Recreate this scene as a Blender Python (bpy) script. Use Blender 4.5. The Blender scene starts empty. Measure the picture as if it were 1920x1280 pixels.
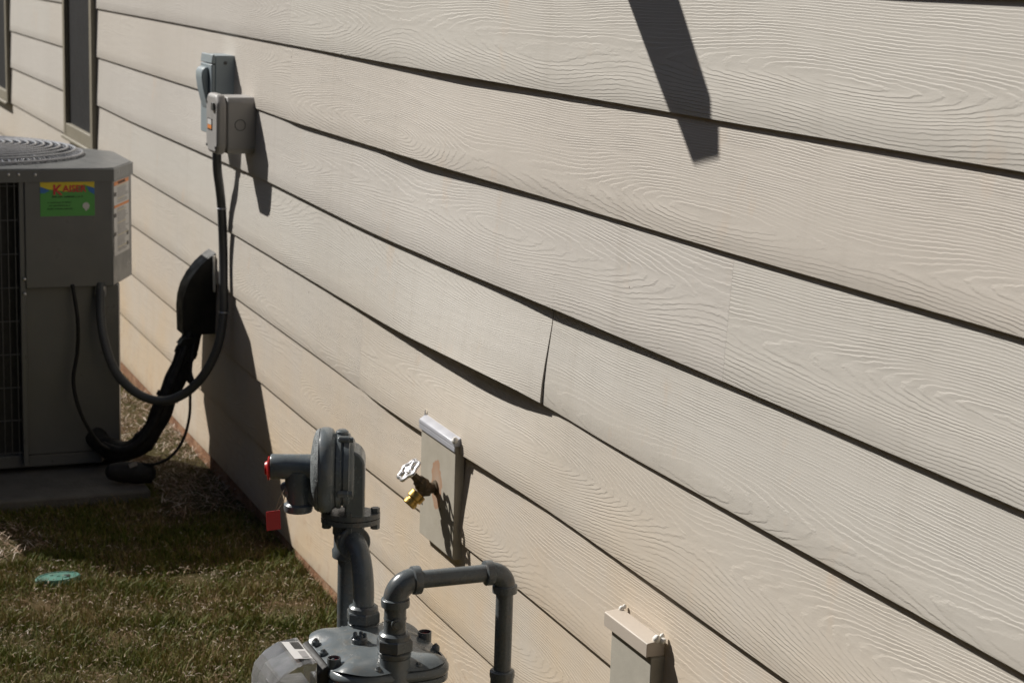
import bpy, bmesh, math, random
import numpy as np
from mathutils import Vector, Matrix
random.seed(7); rng = np.random.default_rng(11)
C = bpy.context.scene.collection
R = math.radians
PI = math.pi

# ------------------------------------------------------------ camera, sky, sun
CAMH, CAMD = 1.485, 1.244
cam_d = bpy.data.cameras.new('camera'); cam = bpy.data.objects.new('camera', cam_d); C.objects.link(cam)
M = Matrix(((0.37786319, -0.1915197, 0.90583642), (0.92533924, 0.04526382, -0.37642859), (0.03109188, 0.98044449, 0.19432422)))
cam.matrix_world = Matrix.Translation((0, -CAMD, CAMH)) @ M.to_4x4()
cam_d.sensor_width = 36; cam_d.lens = 3500 / 1920 * 36; cam_d.clip_start = 0.05; cam_d.clip_end = 500
cam_d.dof.use_dof = True; cam_d.dof.focus_distance = 2.75; cam_d.dof.aperture_fstop = 13
bpy.context.scene.camera = cam

SUN = Vector((1.47, 1.0, -1.48)).normalized()          # the way the light travels
w = bpy.data.worlds.new('World'); bpy.context.scene.world = w; w.use_nodes = True
nt = w.node_tree; nt.nodes.clear()
sky = nt.nodes.new('ShaderNodeTexSky'); sky.sky_type = 'NISHITA'; sky.sun_disc = False
sky.sun_elevation = math.asin(-SUN.z); sky.sun_rotation = math.atan2(-SUN.x, -SUN.y); sky.altitude = 200
bg = nt.nodes.new('ShaderNodeBackground'); bg.inputs[1].default_value = 0.05
wo = nt.nodes.new('ShaderNodeOutputWorld'); nt.links.new(sky.outputs[0], bg.inputs[0]); nt.links.new(bg.outputs[0], wo.inputs[0])
sd = bpy.data.lights.new('sun', 'SUN'); so = bpy.data.objects.new('sun', sd); C.objects.link(so)
sd.energy = 5.0; sd.angle = R(0.5); sd.color = (1.0, 0.955, 0.89)
so.rotation_euler = SUN.to_track_quat('-Z', 'Y').to_euler(); so.location = (-6, -6, 8)
vs = bpy.context.scene.view_settings
bpy.context.scene.display_settings.display_device = 'sRGB'
vs.view_transform = 'Standard'; vs.look = 'None'; vs.exposure = 0.14; vs.gamma = 1; vs.use_curve_mapping = False

# ------------------------------------------------------------ materials
MATS = {}
def NN(t, ty, **k):
    n = t.nodes.new(ty)
    for a, b in k.items(): setattr(n, a, b)
    return n
def base(name):
    m = bpy.data.materials.new(name); m.use_nodes = True; t = m.node_tree
    MATS[name] = m
    return m, t, t.nodes['Principled BSDF']
def val(t, v, i=0):
    return v
def math_n(t, op, a, b=None, c=None, clamp=False):
    n = t.nodes.new('ShaderNodeMath'); n.operation = op; n.use_clamp = clamp
    for i, x in enumerate((a, b, c)):
        if x is None: continue
        if isinstance(x, (int, float)): n.inputs[i].default_value = x
        else: t.links.new(x, n.inputs[i])
    return n.outputs[0]
def noise(t, vec, scale, detail=3, rough=0.5, dims='3D', dist=0.0):
    n = t.nodes.new('ShaderNodeTexNoise'); n.noise_dimensions = dims
    n.inputs['Scale'].default_value = scale; n.inputs['Detail'].default_value = detail
    n.inputs['Roughness'].default_value = rough; n.inputs['Distortion'].default_value = dist
    if vec is not None: t.links.new(vec, n.inputs['Vector'])
    return n.outputs['Fac']
def comb(t, x, y, z=0.0):
    n = t.nodes.new('ShaderNodeCombineXYZ')
    for i, v in enumerate((x, y, z)):
        if isinstance(v, (int, float)): n.inputs[i].default_value = v
        else: t.links.new(v, n.inputs[i])
    return n.outputs[0]
def ramp(t, fac, stops):
    n = t.nodes.new('ShaderNodeValToRGB'); e = n.color_ramp.elements
    while len(e) > 1: e.remove(e[-1])
    e[0].position = stops[0][0]; e[0].color = (*stops[0][1], 1)
    for p, c in stops[1:]:
        x = e.new(p); x.color = (*c, 1)
    t.links.new(fac, n.inputs[0]); return n.outputs[0]
def mixc(t, fac, a, b, mode='MIX'):
    n = t.nodes.new('ShaderNodeMix'); n.data_type = 'RGBA'; n.blend_type = mode
    for s, v in ((n.inputs[0], fac), (n.inputs[6], a), (n.inputs[7], b)):
        if isinstance(v, (int, float)): s.default_value = v
        elif isinstance(v, tuple): s.default_value = (*v, 1)
        else: t.links.new(v, s)
    return n.outputs[2]
def bump(t, bs, h, strength, dist):
    n = t.nodes.new('ShaderNodeBump'); n.inputs['Strength'].default_value = strength; n.inputs['Distance'].default_value = dist
    t.links.new(h, n.inputs['Height']); t.links.new(n.outputs[0], bs.inputs['Normal']); return n
def objco(t):
    return t.nodes.new('ShaderNodeTexCoord').outputs['Object']
def plain(name, col, rough=0.5, metal=0.0, var=0.12, vscale=12, bscale=0, bstr=0.2, bdist=0.001, spec=0.5, coat=0.0, dust=None):
    m, t, b = base(name)
    co = objco(t)
    f = noise(t, co, vscale, 5, 0.6)
    lo = tuple(c * (1 - var) for c in col); hi = tuple(min(1, c * (1 + var)) for c in col)
    cc = ramp(t, f, [(0.3, lo), (0.7, hi)])
    if dust:
        g = noise(t, co, vscale * 2.3, 6, 0.7)
        cc = mixc(t, math_n(t, 'MULTIPLY', math_n(t, 'SUBTRACT', g, 0.5, clamp=True), dust[1]), cc, dust[0])
    t.links.new(cc, b.inputs['Base Color'])
    r = ramp(t, noise(t, co, vscale * 3, 4), [(0.3, (rough * 0.8,) * 3), (0.7, (min(1, rough * 1.2),) * 3)])
    t.links.new(r, b.inputs['Roughness'])
    b.inputs['Metallic'].default_value = metal; b.inputs['Specular IOR Level'].default_value = spec
    b.inputs['Coat Weight'].default_value = coat
    if bscale: bump(t, b, noise(t, co, bscale, 4, 0.6), bstr, bdist)
    return m

def mat_siding():
    m, t, b = base('painted_cement_siding')
    uv = NN(t, 'ShaderNodeUVMap', uv_map='grain').outputs[0]
    uv2 = NN(t, 'ShaderNodeUVMap', uv_map='board').outputs[0]
    s1 = NN(t, 'ShaderNodeSeparateXYZ'); t.links.new(uv, s1.inputs[0]); u, v = s1.outputs[0], s1.outputs[1]
    s2 = NN(t, 'ShaderNodeSeparateXYZ'); t.links.new(uv2, s2.inputs[0]); ra, rb = s2.outputs[0], s2.outputs[1]
    uo = math_n(t, 'ADD', u, math_n(t, 'MULTIPLY', ra, 57.0))
    # cathedral grain: rings of a flat sawn board, r = sqrt(w^2 + d(u)^2)
    wob = math_n(t, 'SUBTRACT', noise(t, comb(t, uo, rb), 1.3, 1, 0.35, '2D'), 0.5)
    v0 = math_n(t, 'ADD', math_n(t, 'MULTIPLY_ADD', rb, 0.17, 0.01), math_n(t, 'MULTIPLY', wob, 0.045))
    wv = math_n(t, 'SUBTRACT', v, v0)
    dn = noise(t, comb(t, uo, math_n(t, 'ADD', ra, 9.0)), 0.85, 1, 0.35, '2D')
    d = math_n(t, 'MULTIPLY', math_n(t, 'SUBTRACT', dn, 0.25, clamp=True), 0.16)
    r = math_n(t, 'SQRT', math_n(t, 'ADD', math_n(t, 'MULTIPLY', wv, wv), math_n(t, 'MULTIPLY', d, d)))
    n1 = noise(t, comb(t, math_n(t, 'MULTIPLY', uo, 2.6), math_n(t, 'MULTIPLY', v, 24.0)), 1.0, 2, 0.5, '2D')
    n2 = noise(t, comb(t, math_n(t, 'MULTIPLY', uo, 42.0), math_n(t, 'MULTIPLY', v, 130.0)), 1.0, 3, 0.6, '2D')
    r = math_n(t, 'ADD', r, math_n(t, 'MULTIPLY', math_n(t, 'SUBTRACT', n1, 0.5), 0.010))
    r = math_n(t, 'ADD', r, math_n(t, 'MULTIPLY', math_n(t, 'SUBTRACT', n2, 0.5), 0.0026))
    k = math_n(t, 'FRACT', math_n(t, 'DIVIDE', r, 0.0038))
    # saw profile with a softened edge
    up = math_n(t, 'MULTIPLY', k, 1.0)
    dn_ = math_n(t, 'MULTIPLY', math_n(t, 'SUBTRACT', 1.0, k), 3.2)
    saw = math_n(t, 'MINIMUM', up, dn_)
    amp = noise(t, comb(t, math_n(t, 'MULTIPLY', uo, 7.0), math_n(t, 'MULTIPLY', v, 60.0)), 1.0, 2, 0.5, '2D')
    amp = math_n(t, 'MULTIPLY_ADD', amp, 2.2, -0.42, clamp=True)
    wear = noise(t, comb(t, math_n(t, 'MULTIPLY', uo, 1.6), math_n(t, 'MULTIPLY', v, 9.0)), 1.0, 2, 0.5, '2D')
    amp = math_n(t, 'MULTIPLY', amp, math_n(t, 'MULTIPLY_ADD', wear, 2.0, -0.10, clamp=True))
    # fine pores and brushed texture
    por = noise(t, comb(t, math_n(t, 'MULTIPLY', uo, 260.0), math_n(t, 'MULTIPLY', v, 900.0)), 1.0, 2, 0.6, '2D')
    h = math_n(t, 'ADD', math_n(t, 'MULTIPLY', saw, amp), math_n(t, 'MULTIPLY', por, 0.12))
    bump(t, b, h, 0.66, 0.0010)
    co = objco(t)
    f = noise(t, co, 1.6, 5, 0.6)
    cc = ramp(t, f, [(0.3, (0.575, 0.543, 0.500)), (0.7, (0.625, 0.595, 0.552))])
    pb = ramp(t, ra, [(0.0, (0.94, 0.93, 0.92)), (0.35, (1, 1, 1)), (0.7, (0.98, 0.985, 0.97)), (1.0, (1.0, 0.965, 0.93))])
    cc = mixc(t, 1.0, cc, pb, 'MULTIPLY')
    # red clay dust splashed on the lowest courses and down the left
    sp = NN(t, 'ShaderNodeSeparateXYZ'); t.links.new(co, sp.inputs[0])
    lowz = math_n(t, 'MULTIPLY', math_n(t, 'SUBTRACT', 0.85, sp.outputs[2]), 1.7, clamp=True)
    st = math_n(t, 'MULTIPLY', lowz, math_n(t, 'MULTIPLY_ADD', noise(t, co, 2.2, 6, 0.65), 1.9, -0.35, clamp=True), clamp=True)
    cc = mixc(t, math_n(t, 'MULTIPLY', st, 0.80), cc, (0.66, 0.49, 0.30))
    spl = math_n(t, 'MULTIPLY', math_n(t, 'MULTIPLY', math_n(t, 'SUBTRACT', 0.26, sp.outputs[2]), 5.0, clamp=True), math_n(t, 'MULTIPLY_ADD', noise(t, co, 26, 6, 0.75), 5.0, -2.6, clamp=True), clamp=True)
    cc = mixc(t, math_n(t, 'MULTIPLY', spl, 0.5), cc, (0.42, 0.24, 0.13))
    strk = noise(t, comb(t, math_n(t, 'MULTIPLY', sp.outputs[0], 22.0), math_n(t, 'MULTIPLY', sp.outputs[2], 1.6)), 1.0, 4, 0.65, '2D')
    cc = mixc(t, math_n(t, 'MULTIPLY', math_n(t, 'MULTIPLY_ADD', strk, 3.0, -1.6, clamp=True), 0.16), cc, (0.36, 0.32, 0.26))
    sp2 = noise(t, comb(t, math_n(t, 'MULTIPLY', sp.outputs[0], 5.0), math_n(t, 'MULTIPLY', sp.outputs[2], 3.0)), 1.0, 4, 0.7, '2D')
    st2 = math_n(t, 'MULTIPLY', math_n(t, 'MULTIPLY_ADD', sp2, 7.0, -4.55, clamp=True), 0.35)
    cc = mixc(t, st2, cc, (0.66, 0.50, 0.36))
    # tiny dirt specks
    vo = NN(t, 'ShaderNodeTexVoronoi'); vo.inputs['Scale'].default_value = 4.2; t.links.new(co, vo.inputs['Vector'])
    spk = math_n(t, 'LESS_THAN', vo.outputs['Distance'], 0.012)
    cc = mixc(t, spk, cc, (0.12, 0.08, 0.06))
    t.links.new(cc, b.inputs['Base Color']); b.inputs['Roughness'].default_value = 0.62
    b.inputs['Specular IOR Level'].default_value = 0.35
mat_siding()
plain('siding_cut_edge', (0.50, 0.46, 0.41), 0.8, var=0.1)
plain('meter_paint', (0.135, 0.155, 0.165), 0.24, var=0.10, vscale=25, bscale=180, bstr=0.35, bdist=0.0007, dust=((0.24, 0.20, 0.15), 1.9))
plain('meter_paint_rough', (0.20, 0.22, 0.225), 0.38, var=0.35, vscale=140, bscale=420, bstr=1.0, bdist=0.003)
plain('pipe_paint', (0.105, 0.120, 0.128), 0.27, var=0.14, vscale=22, bscale=140, bstr=0.4, bdist=0.0008, dust=((0.22, 0.16, 0.11), 1.9))
plain('cabinet_paint', (0.130, 0.135, 0.136), 0.34, var=0.06, vscale=7, dust=((0.2, 0.18, 0.15), 0.5))
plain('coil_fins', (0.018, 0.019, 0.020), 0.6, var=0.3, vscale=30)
plain('guard_wire', (0.090, 0.093, 0.095), 0.4, var=0.1)
plain('guard_wire_top', (0.46, 0.47, 0.50), 0.28, metal=0.3, var=0.1)
plain('disconnect_plastic', (0.27, 0.32, 0.345), 0.45, var=0.05)
plain('junction_plastic', (0.335, 0.325, 0.315), 0.5, var=0.05)
plain('conduit_plastic', (0.075, 0.078, 0.080), 0.45, var=0.15, bscale=60)
plain('black_plastic', (0.006, 0.006, 0.006), 0.6, var=0.3)
plain('insulation_foam', (0.012, 0.012, 0.012), 0.7, var=0.3, bscale=38, bstr=0.8, bdist=0.006, dust=((0.10, 0.08, 0.06), 0.8))
plain('galvanised', (0.55, 0.55, 0.56), 0.35, metal=0.8, var=0.1)
plain('bright_aluminium', (0.80, 0.80, 0.82), 0.30, metal=0.9, var=0.05)
plain('white_metal', (0.46, 0.47, 0.51), 0.35, metal=0.1, var=0.06)
plain('brass', (0.46, 0.30, 0.085), 0.38, metal=0.9, var=0.25, vscale=60)
plain('dark_brass', (0.10, 0.075, 0.045), 0.6, metal=0.4, var=0.35, vscale=60, bscale=120)
plain('trim_board', (0.36, 0.335, 0.285), 0.8, var=0.07, vscale=30, bscale=160, bstr=0.3, bdist=0.0008)
plain('trim_board_pale', (0.41, 0.385, 0.325), 0.8, var=0.06, vscale=30, bscale=160, bstr=0.3, bdist=0.0008)
plain('cap_flashing', (0.50, 0.44, 0.375), 0.5, var=0.05)
plain('caulk', (0.85, 0.83, 0.78), 0.5, var=0.04, bscale=60, bstr=0.6, bdist=0.004)
plain('window_frame_vinyl', (0.27, 0.245, 0.19), 0.5, var=0.06)
plain('window_screen', (0.018, 0.018, 0.019), 0.75, var=0.2, spec=0.15)
plain('red_plastic', (0.50, 0.025, 0.02), 0.4, var=0.15)
plain('red_tag', (0.42, 0.012, 0.018), 0.45, var=0.15)
plain('wire', (0.16, 0.10, 0.05), 0.5)
plain('concrete_pad', (0.13, 0.125, 0.112), 0.9, var=0.2, vscale=10, bscale=90, bstr=0.5, bdist=0.003)
plain('valve_cover', (0.07, 0.20, 0.16), 0.5, var=0.25, vscale=30, dust=((0.35, 0.30, 0.2), 2.2))
plain('label_green', (0.085, 0.36, 0.07), 0.4, var=0.05)
plain('label_yellow', (0.75, 0.58, 0.03), 0.4, var=0.03)
plain('label_blue', (0.03, 0.16, 0.50), 0.4, var=0.05)
plain('label_red', (0.60, 0.03, 0.04), 0.4, var=0.03)
plain('label_dark', (0.02, 0.07, 0.02), 0.5, var=0.03)
plain('label_white', (0.62, 0.61, 0.60), 0.45, var=0.04)
plain('label_grey', (0.30, 0.29, 0.29), 0.5, var=0.04)
plain('label_orange', (0.80, 0.26, 0.05), 0.45, var=0.04)
plain('label_black', (0.02, 0.02, 0.02), 0.45, var=0.04)
plain('label_tan', (0.58, 0.50, 0.30), 0.45, var=0.04)
plain('straw', (0.40, 0.32, 0.24), 0.8, var=0.35, vscale=25)
plain('index_inside', (0.22, 0.22, 0.215), 0.4, var=0.3, vscale=40)

plain('brick_wall', (0.16, 0.085, 0.06), 0.9, var=0.3, vscale=8)
plain('dark_timber', (0.05, 0.035, 0.025), 0.9, var=0.4, vscale=8)
plain('roof_shingle', (0.05, 0.047, 0.045), 0.95, var=0.3, vscale=8)
def mat_foundation():
    m, t, b = base('foundation_concrete'); co = objco(t)
    cc = ramp(t, noise(t, co, 14, 6, 0.7), [(0.3, (0.17, 0.075, 0.035)), (0.5, (0.34, 0.17, 0.085)), (0.7, (0.46, 0.30, 0.19))])
    t.links.new(cc, b.inputs['Base Color']); b.inputs['Roughness'].default_value = 0.95
    bump(t, b, noise(t, co, 70, 6, 0.75), 1.0, 0.012)
mat_foundation()
def mat_board_stain():
    m, t, b = base('spigot_board_paint'); co = objco(t)
    f = noise(t, co, 30, 5, 0.6)
    cc = ramp(t, f, [(0.3, (0.40, 0.365, 0.295)), (0.7, (0.45, 0.415, 0.345))])
    mp = NN(t, 'ShaderNodeMapping'); t.links.new(co, mp.inputs[0])
    mp.inputs['Location'].default_value = (3.330 * 24, 0, -0.492 * 15); mp.inputs['Scale'].default_value = (24, 0, 15)
    ln = NN(t, 'ShaderNodeVectorMath', operation='LENGTH'); t.links.new(mp.outputs[0], ln.inputs[0])
    e = math_n(t, 'ADD', ln.outputs['Value'], math_n(t, 'MULTIPLY', noise(t, co, 60, 4), 0.5))
    s = ramp(t, e, [(0.45, (0.45,) * 3), (0.95, (0.80,) * 3), (1.40, (0.0,) * 3)])
    cc = mixc(t, s, cc, (0.38, 0.19, 0.095))
    t.links.new(cc, b.inputs['Base Color']); b.inputs['Roughness'].default_value = 0.8
    bump(t, b, noise(t, co, 160, 4, 0.6), 0.3, 0.0008)
mat_board_stain()
def mat_ground():
    m, t, b = base('lawn_soil'); co = objco(t)
    f = noise(t, co, 5, 8, 0.65)
    cc = ramp(t, f, [(0.35, (0.055, 0.050, 0.018)), (0.5, (0.085, 0.070, 0.030)), (0.66, (0.12, 0.075, 0.04))])
    t.links.new(cc, b.inputs['Base Color']); b.inputs['Roughness'].default_value = 1.0
    b.inputs['Specular IOR Level'].default_value = 0.1
    bump(t, b, noise(t, co, 70, 6, 0.7), 1.0, 0.01)
mat_ground()
def mat_grass():
    m, t, b = base('grass_blades')
    at = NN(t, 'ShaderNodeAttribute', attribute_name='tint'); 
    co = objco(t)
    patch = noise(t, co, 4.2, 4, 0.6)
    f = math_n(t, 'ADD', math_n(t, 'MULTIPLY', at.outputs['Fac'], 0.62), math_n(t, 'MULTIPLY', math_n(t, 'SUBTRACT', patch, 0.36), 1.25))
    cc = ramp(t, f, [(0.1, (0.066, 0.096, 0.010)), (0.38, (0.130, 0.160, 0.024)), (0.58, (0.20, 0.185, 0.048)), (0.75, (0.28, 0.190, 0.088)), (0.95, (0.40, 0.31, 0.19))])
    t.links.new(cc, b.inputs['Base Color']); b.inputs['Roughness'].default_value = 0.6
    b.inputs['Specular IOR Level'].default_value = 0.25
mat_grass()
def mat_mulch():
    m, t, b = base('straw_strands')
    at = NN(t, 'ShaderNodeAttribute', attribute_name='tint')
    cc = ramp(t, at.outputs['Fac'], [(0.0, (0.13, 0.065, 0.035)), (0.45, (0.30, 0.19, 0.12)), (0.8, (0.50, 0.40, 0.31)), (1.0, (0.66, 0.58, 0.50))])
    t.links.new(cc, b.inputs['Base Color']); b.inputs['Roughness'].default_value = 0.7
mat_mulch()
def mat_clear():
    m, t, b = base('clear_plastic')
    b.inputs['Base Color'].default_value = (0.90, 0.91, 0.92, 1); b.inputs['Transmission Weight'].default_value = 0.90
    b.inputs['Roughness'].default_value = 0.06; b.inputs['IOR'].default_value = 1.45
    bump(t, b, noise(t, objco(t), 30, 2), 0.15, 0.002)
mat_clear()

# ------------------------------------------------------------ mesh helpers.  P(x, out, z): out = metres out from the wall face
def P(x, o, z): return Vector((x, -o, z))
def frame(axis):
    a = Vector(axis).normalized()
    h = Vector((0, 0, 1)) if abs(a.z) < 0.9 else Vector((1, 0, 0))
    x = h.cross(a).normalized(); y = a.cross(x)
    return a, x, y
class MB:
    def __init__(s): s.v = []; s.f = []; s.m = []; s.mats = []
    def mi(s, name):
        if name not in s.mats: s.mats.append(name)
        return s.mats.index(name)
    def add(s, vs, fs, mat):
        k = len(s.v); s.v += [Vector(p) for p in vs]; i = s.mi(mat)
        for f in fs: s.f.append([k + a for a in f]); s.m.append(i)
    def box(s, a, b, mat, rot=None, ctr=None):      # corners in (x, out, z)
        x0, x1 = sorted((a[0], b[0])); o0, o1 = sorted((a[1], b[1])); z0, z1 = sorted((a[2], b[2]))
        vs = [P(x, o, z) for z in (z0, z1) for o in (o0, o1) for x in (x0, x1)]
        if rot is not None:
            c = Vector(ctr) if ctr else sum(vs, Vector()) / 8
            vs = [c + rot @ (p - c) for p in vs]
        s.add(vs, [(0, 1, 3, 2), (4, 6, 7, 5), (0, 4, 5, 1), (2, 3, 7, 6), (0, 2, 6, 4), (1, 5, 7, 3)], mat)
    def lathe(s, prof, org, axis, mat, n=32, phase=0.0, sx=1.0, sy=1.0, caps=True):
        a, x, y = frame(axis); org = Vector(org); vs = []; fs = []
        for r, h in prof:
            for i in range(n):
                t = phase + 2 * PI * i / n
                vs.append(org + a * h + x * (r * math.cos(t) * sx) + y * (r * math.sin(t) * sy))
        for j in range(len(prof) - 1):
            for i in range(n):
                i2 = (i + 1) % n
                fs.append((j * n + i, j * n + i2, (j + 1) * n + i2, (j + 1) * n + i))
        if caps:
            fs.append(tuple(range(n))[::-1]); fs.append(tuple((len(prof) - 1) * n + i for i in range(n)))
        s.add(vs, fs, mat)
    def tube(s, pts, r, mat, n=12, caps=True, closed=False):
        pts = [Vector(p) for p in pts]; m = len(pts)
        rs = r if isinstance(r, (list, tuple)) else [r] * m
        tang = []
        for i in range(m):
            a = pts[(i - 1) % m] if (i > 0 or closed) else pts[i]
            b = pts[(i + 1) % m] if (i < m - 1 or closed) else pts[i]
            tang.append((b - a).normalized())
        _, x, _ = frame(tang[0]); vs = []; fs = []
        for i in range(m):
            x = (x - tang[i] * x.dot(tang[i])).normalized(); y = tang[i].cross(x)
            for k in range(n):
                t = 2 * PI * k / n
                vs.append(pts[i] + (x * math.cos(t) + y * math.sin(t)) * rs[i])
        for i in range(m if closed else m - 1):
            j = (i + 1) % m
            for k in range(n):
                k2 = (k + 1) % n
                fs.append((i * n + k, i * n + k2, j * n + k2, j * n + k))
        if caps and not closed:
            fs.append(tuple(range(n))[::-1]); fs.append(tuple((m - 1) * n + k for k in range(n)))
        s.add(vs, fs, mat)
    def prism(s, poly, d0, d1, plane, mat):
        # plane 'oz': poly (out, z), extruded along x;  'xz': poly (x, z) along out;  'xo': poly (x, out) along z
        def q(p, d):
            return P(d, p[0], p[1]) if plane == 'oz' else P(p[0], d, p[1]) if plane == 'xz' else P(p[0], p[1], d)
        n = len(poly); vs = [q(p, d0) for p in poly] + [q(p, d1) for p in poly]
        fs = [tuple(range(n))[::-1], tuple(range(n, 2 * n))] + [(i, (i + 1) % n, n + (i + 1) % n, n + i) for i in range(n)]
        s.add(vs, fs, mat)
    def build(s, name, parent=None, origin=None, smooth=True, bevel=0, ang=38, bseg=2):
        me = bpy.data.meshes.new(name); bm = bmesh.new()
        vv = [bm.verts.new(p) for p in s.v]
        for f, m in zip(s.f, s.m):
            try: q = bm.faces.new([vv[i] for i in f]); q.material_index = m; q.smooth = smooth
            except ValueError: pass
        bmesh.ops.recalc_face_normals(bm, faces=bm.faces)
        bm.to_mesh(me); bm.free()
        for n in s.mats: me.materials.append(MATS[n])
        o = bpy.data.objects.new(name, me); C.objects.link(o)
        if smooth: me.set_sharp_from_angle(angle=R(ang))
        if bevel:
            b = o.modifiers.new('bevel', 'BEVEL'); b.width = bevel; b.segments = bseg; b.limit_method = 'ANGLE'; b.angle_limit = R(35)
        if parent: put(o, parent)
        return o
def put(o, parent):
    o.parent = parent; o.matrix_parent_inverse = Matrix.Translation(-parent.matrix_world.translation) if parent.location.length else Matrix()
def thing(name, label, cat, loc, group=None):
    o = bpy.data.objects.new(name, None); C.objects.link(o); o.location = P(*loc); o.empty_display_size = 0.05
    o.matrix_world = Matrix.Translation(o.location)
    tag(o, label, cat, group); return o
def tag(o, label, cat, group=None):
    o['label'] = label; o['category'] = cat
    if group: o['group'] = group
    return o
def struct(o): o['kind'] = 'structure'; return o
def smoothpath(pts, sub=6):
    pts = [Vector(p) for p in pts]; out = []
    for i in range(len(pts) - 1):
        p0 = pts[max(i - 1, 0)]; p1 = pts[i]; p2 = pts[i + 1]; p3 = pts[min(i + 2, len(pts) - 1)]
        for k in range(sub):
            t = k / sub
            out.append(0.5 * ((2 * p1) + (p2 - p0) * t + (2 * p0 - 5 * p1 + 4 * p2 - p3) * t * t + (3 * p1 - p0 - 3 * p2 + p3) * t ** 3))
    out.append(pts[-1]); return out
def text_mesh(name, body, size, mat, origin, right, up, parent, extrude=0.0003, align='LEFT', sx=1.0, bold=0.0):
    cu = bpy.data.curves.new(name + '_c', 'FONT'); cu.body = body; cu.size = size; cu.extrude = extrude; cu.align_x = align; cu.offset = bold
    cu.resolution_u = 3
    tmp = bpy.data.objects.new(name + '_t', cu); C.objects.link(tmp)
    dg = bpy.context.evaluated_depsgraph_get(); me = bpy.data.meshes.new_from_object(tmp.evaluated_get(dg))
    bpy.data.objects.remove(tmp); bpy.data.curves.remove(cu)
    rgt = Vector(right).normalized(); u = Vector(up).normalized(); nrm = rgt.cross(u)
    mt = Matrix((rgt * sx, u, nrm)).transposed().to_4x4(); mt.translation = Vector(origin)
    me.transform(mt); me.materials.clear(); me.materials.append(MATS[mat]); me.name = name
    o = bpy.data.objects.new(name, me); C.objects.link(o); put(o, parent); return o

# ------------------------------------------------------------ ground
def gz(x, o):                                   # soil banked up a little against the foundation
    t = np.clip((np.asarray(x) + 4.9) / 0.5, 0, 1); t = t * t * (3 - 2 * t)
    return (0.004 + 0.012 * t) * np.exp(-(np.asarray(o) / 0.13) ** 2) + 0.003 * np.sin(np.asarray(x) * 5.1 + np.asarray(o) * 3) * np.cos(np.asarray(o) * 6.3)
gx = [-60, -25, -12] + list(np.arange(-10, 2.01, 0.1)) + [4, 10, 20]; go_ = [-0.3, 0.0, 0.03, 0.06, 0.09, 0.12, 0.16, 0.2, 0.27, 0.35, 0.45, 0.6, 0.8, 1.0, 1.3, 1.6, 2, 2.6, 4, 10, 30, 60]
m = MB(); m.add([P(x, o, float(gz(x, max(o, 0)))) for x in gx for o in go_], [(i * len(go_) + j, (i + 1) * len(go_) + j, (i + 1) * len(go_) + j + 1, i * len(go_) + j + 1) for i in range(len(gx) - 1) for j in range(len(go_) - 1)], 'lawn_soil')
struct(m.build('ground'))

# ------------------------------------------------------------ house wall
house = thing('house_wall', 'cream lap siding wall of the house with bowed boards, running the whole picture', 'wall', (0, 0, 0))
EXPO = 0.178; Z0 = 0.056; THK = 0.0065
WINX = [(-7.85, -7.167), (-10.28, -9.597)]
XL, XR = -13.0, 1.6
JOINTS = {   # course index -> butt joints (x)
    0: [-9.1, -5.2, -1.4], 1: [-7.4, -3.62, -0.3], 2: [-8.9, -4.35, -1.2], 3: [-5.76, -3.88, 0.2], 4: [-6.5, -2.845, 0.8],
    5: [-6.0, -2.226], 6: [-8.3, -4.465, -0.9], 7: [-4.47, -0.8], 8: [-3.7, 0.0], 9: [-5.6, -2.0], 10: [-4.2, -0.6], 11: [-6, -2.4], 12: [-4.7, -1.1], 13: [-3.6], 14: [-5]}
# the height at which each lap line really runs (x, z) and how far it stands off the board beneath (x, mm): the wall is wavy
LAPZ = {7: [(-7.1, 1.300), (-5.8, 1.297), (-5.0, 1.294), (-4.4, 1.292), (-3.5, 1.290), (-2.9, 1.291), (-2.4, 1.292), (-1.6, 1.295)],
        6: [(-7.1, 1.120), (-5.4, 1.116), (-4.8, 1.113), (-4.47, 1.108), (-3.8, 1.109), (-3.4, 1.110), (-3.2, 1.112), (-2.8, 1.114), (-2.2, 1.116), (-1.6, 1.122)],
        5: [(-9.5, 0.940), (-7.1, 0.940), (-6.5, 0.934), (-5.2, 0.935), (-4.7, 0.936), (-4.1, 0.927), (-3.8, 0.923), (-3.2, 0.927), (-2.85, 0.932), (-2.4, 0.935), (-1.6, 0.939)],
        4: [(-9.5, 0.763), (-7.8, 0.763), (-6.5, 0.756), (-5.1, 0.749), (-4.6, 0.746), (-4.05, 0.743), (-3.6, 0.742), (-3.2, 0.752), (-2.845, 0.763), (-2.6, 0.757), (-2.3, 0.759), (-1.6, 0.764)],
        3: [(-6.4, 0.575), (-5.5, 0.576), (-5.0, 0.574), (-4.0, 0.568), (-3.83, 0.562), (-3.46, 0.564), (-3.26, 0.575), (-2.83, 0.585), (-2.45, 0.582), (-2.0, 0.577)],
        2: [(-6.5, 0.400), (-4.8, 0.393), (-4.2, 0.392), (-3.2, 0.403), (-2.9, 0.406), (-2.5, 0.403)],
        1: [(-6.7, 0.220), (-5.9, 0.219), (-3.3, 0.217), (-3.0, 0.222)],
        0: [(-6.7, 0.040), (-5.2, 0.045), (-4.3, 0.036), (-4.0, 0.040)]}
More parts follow.
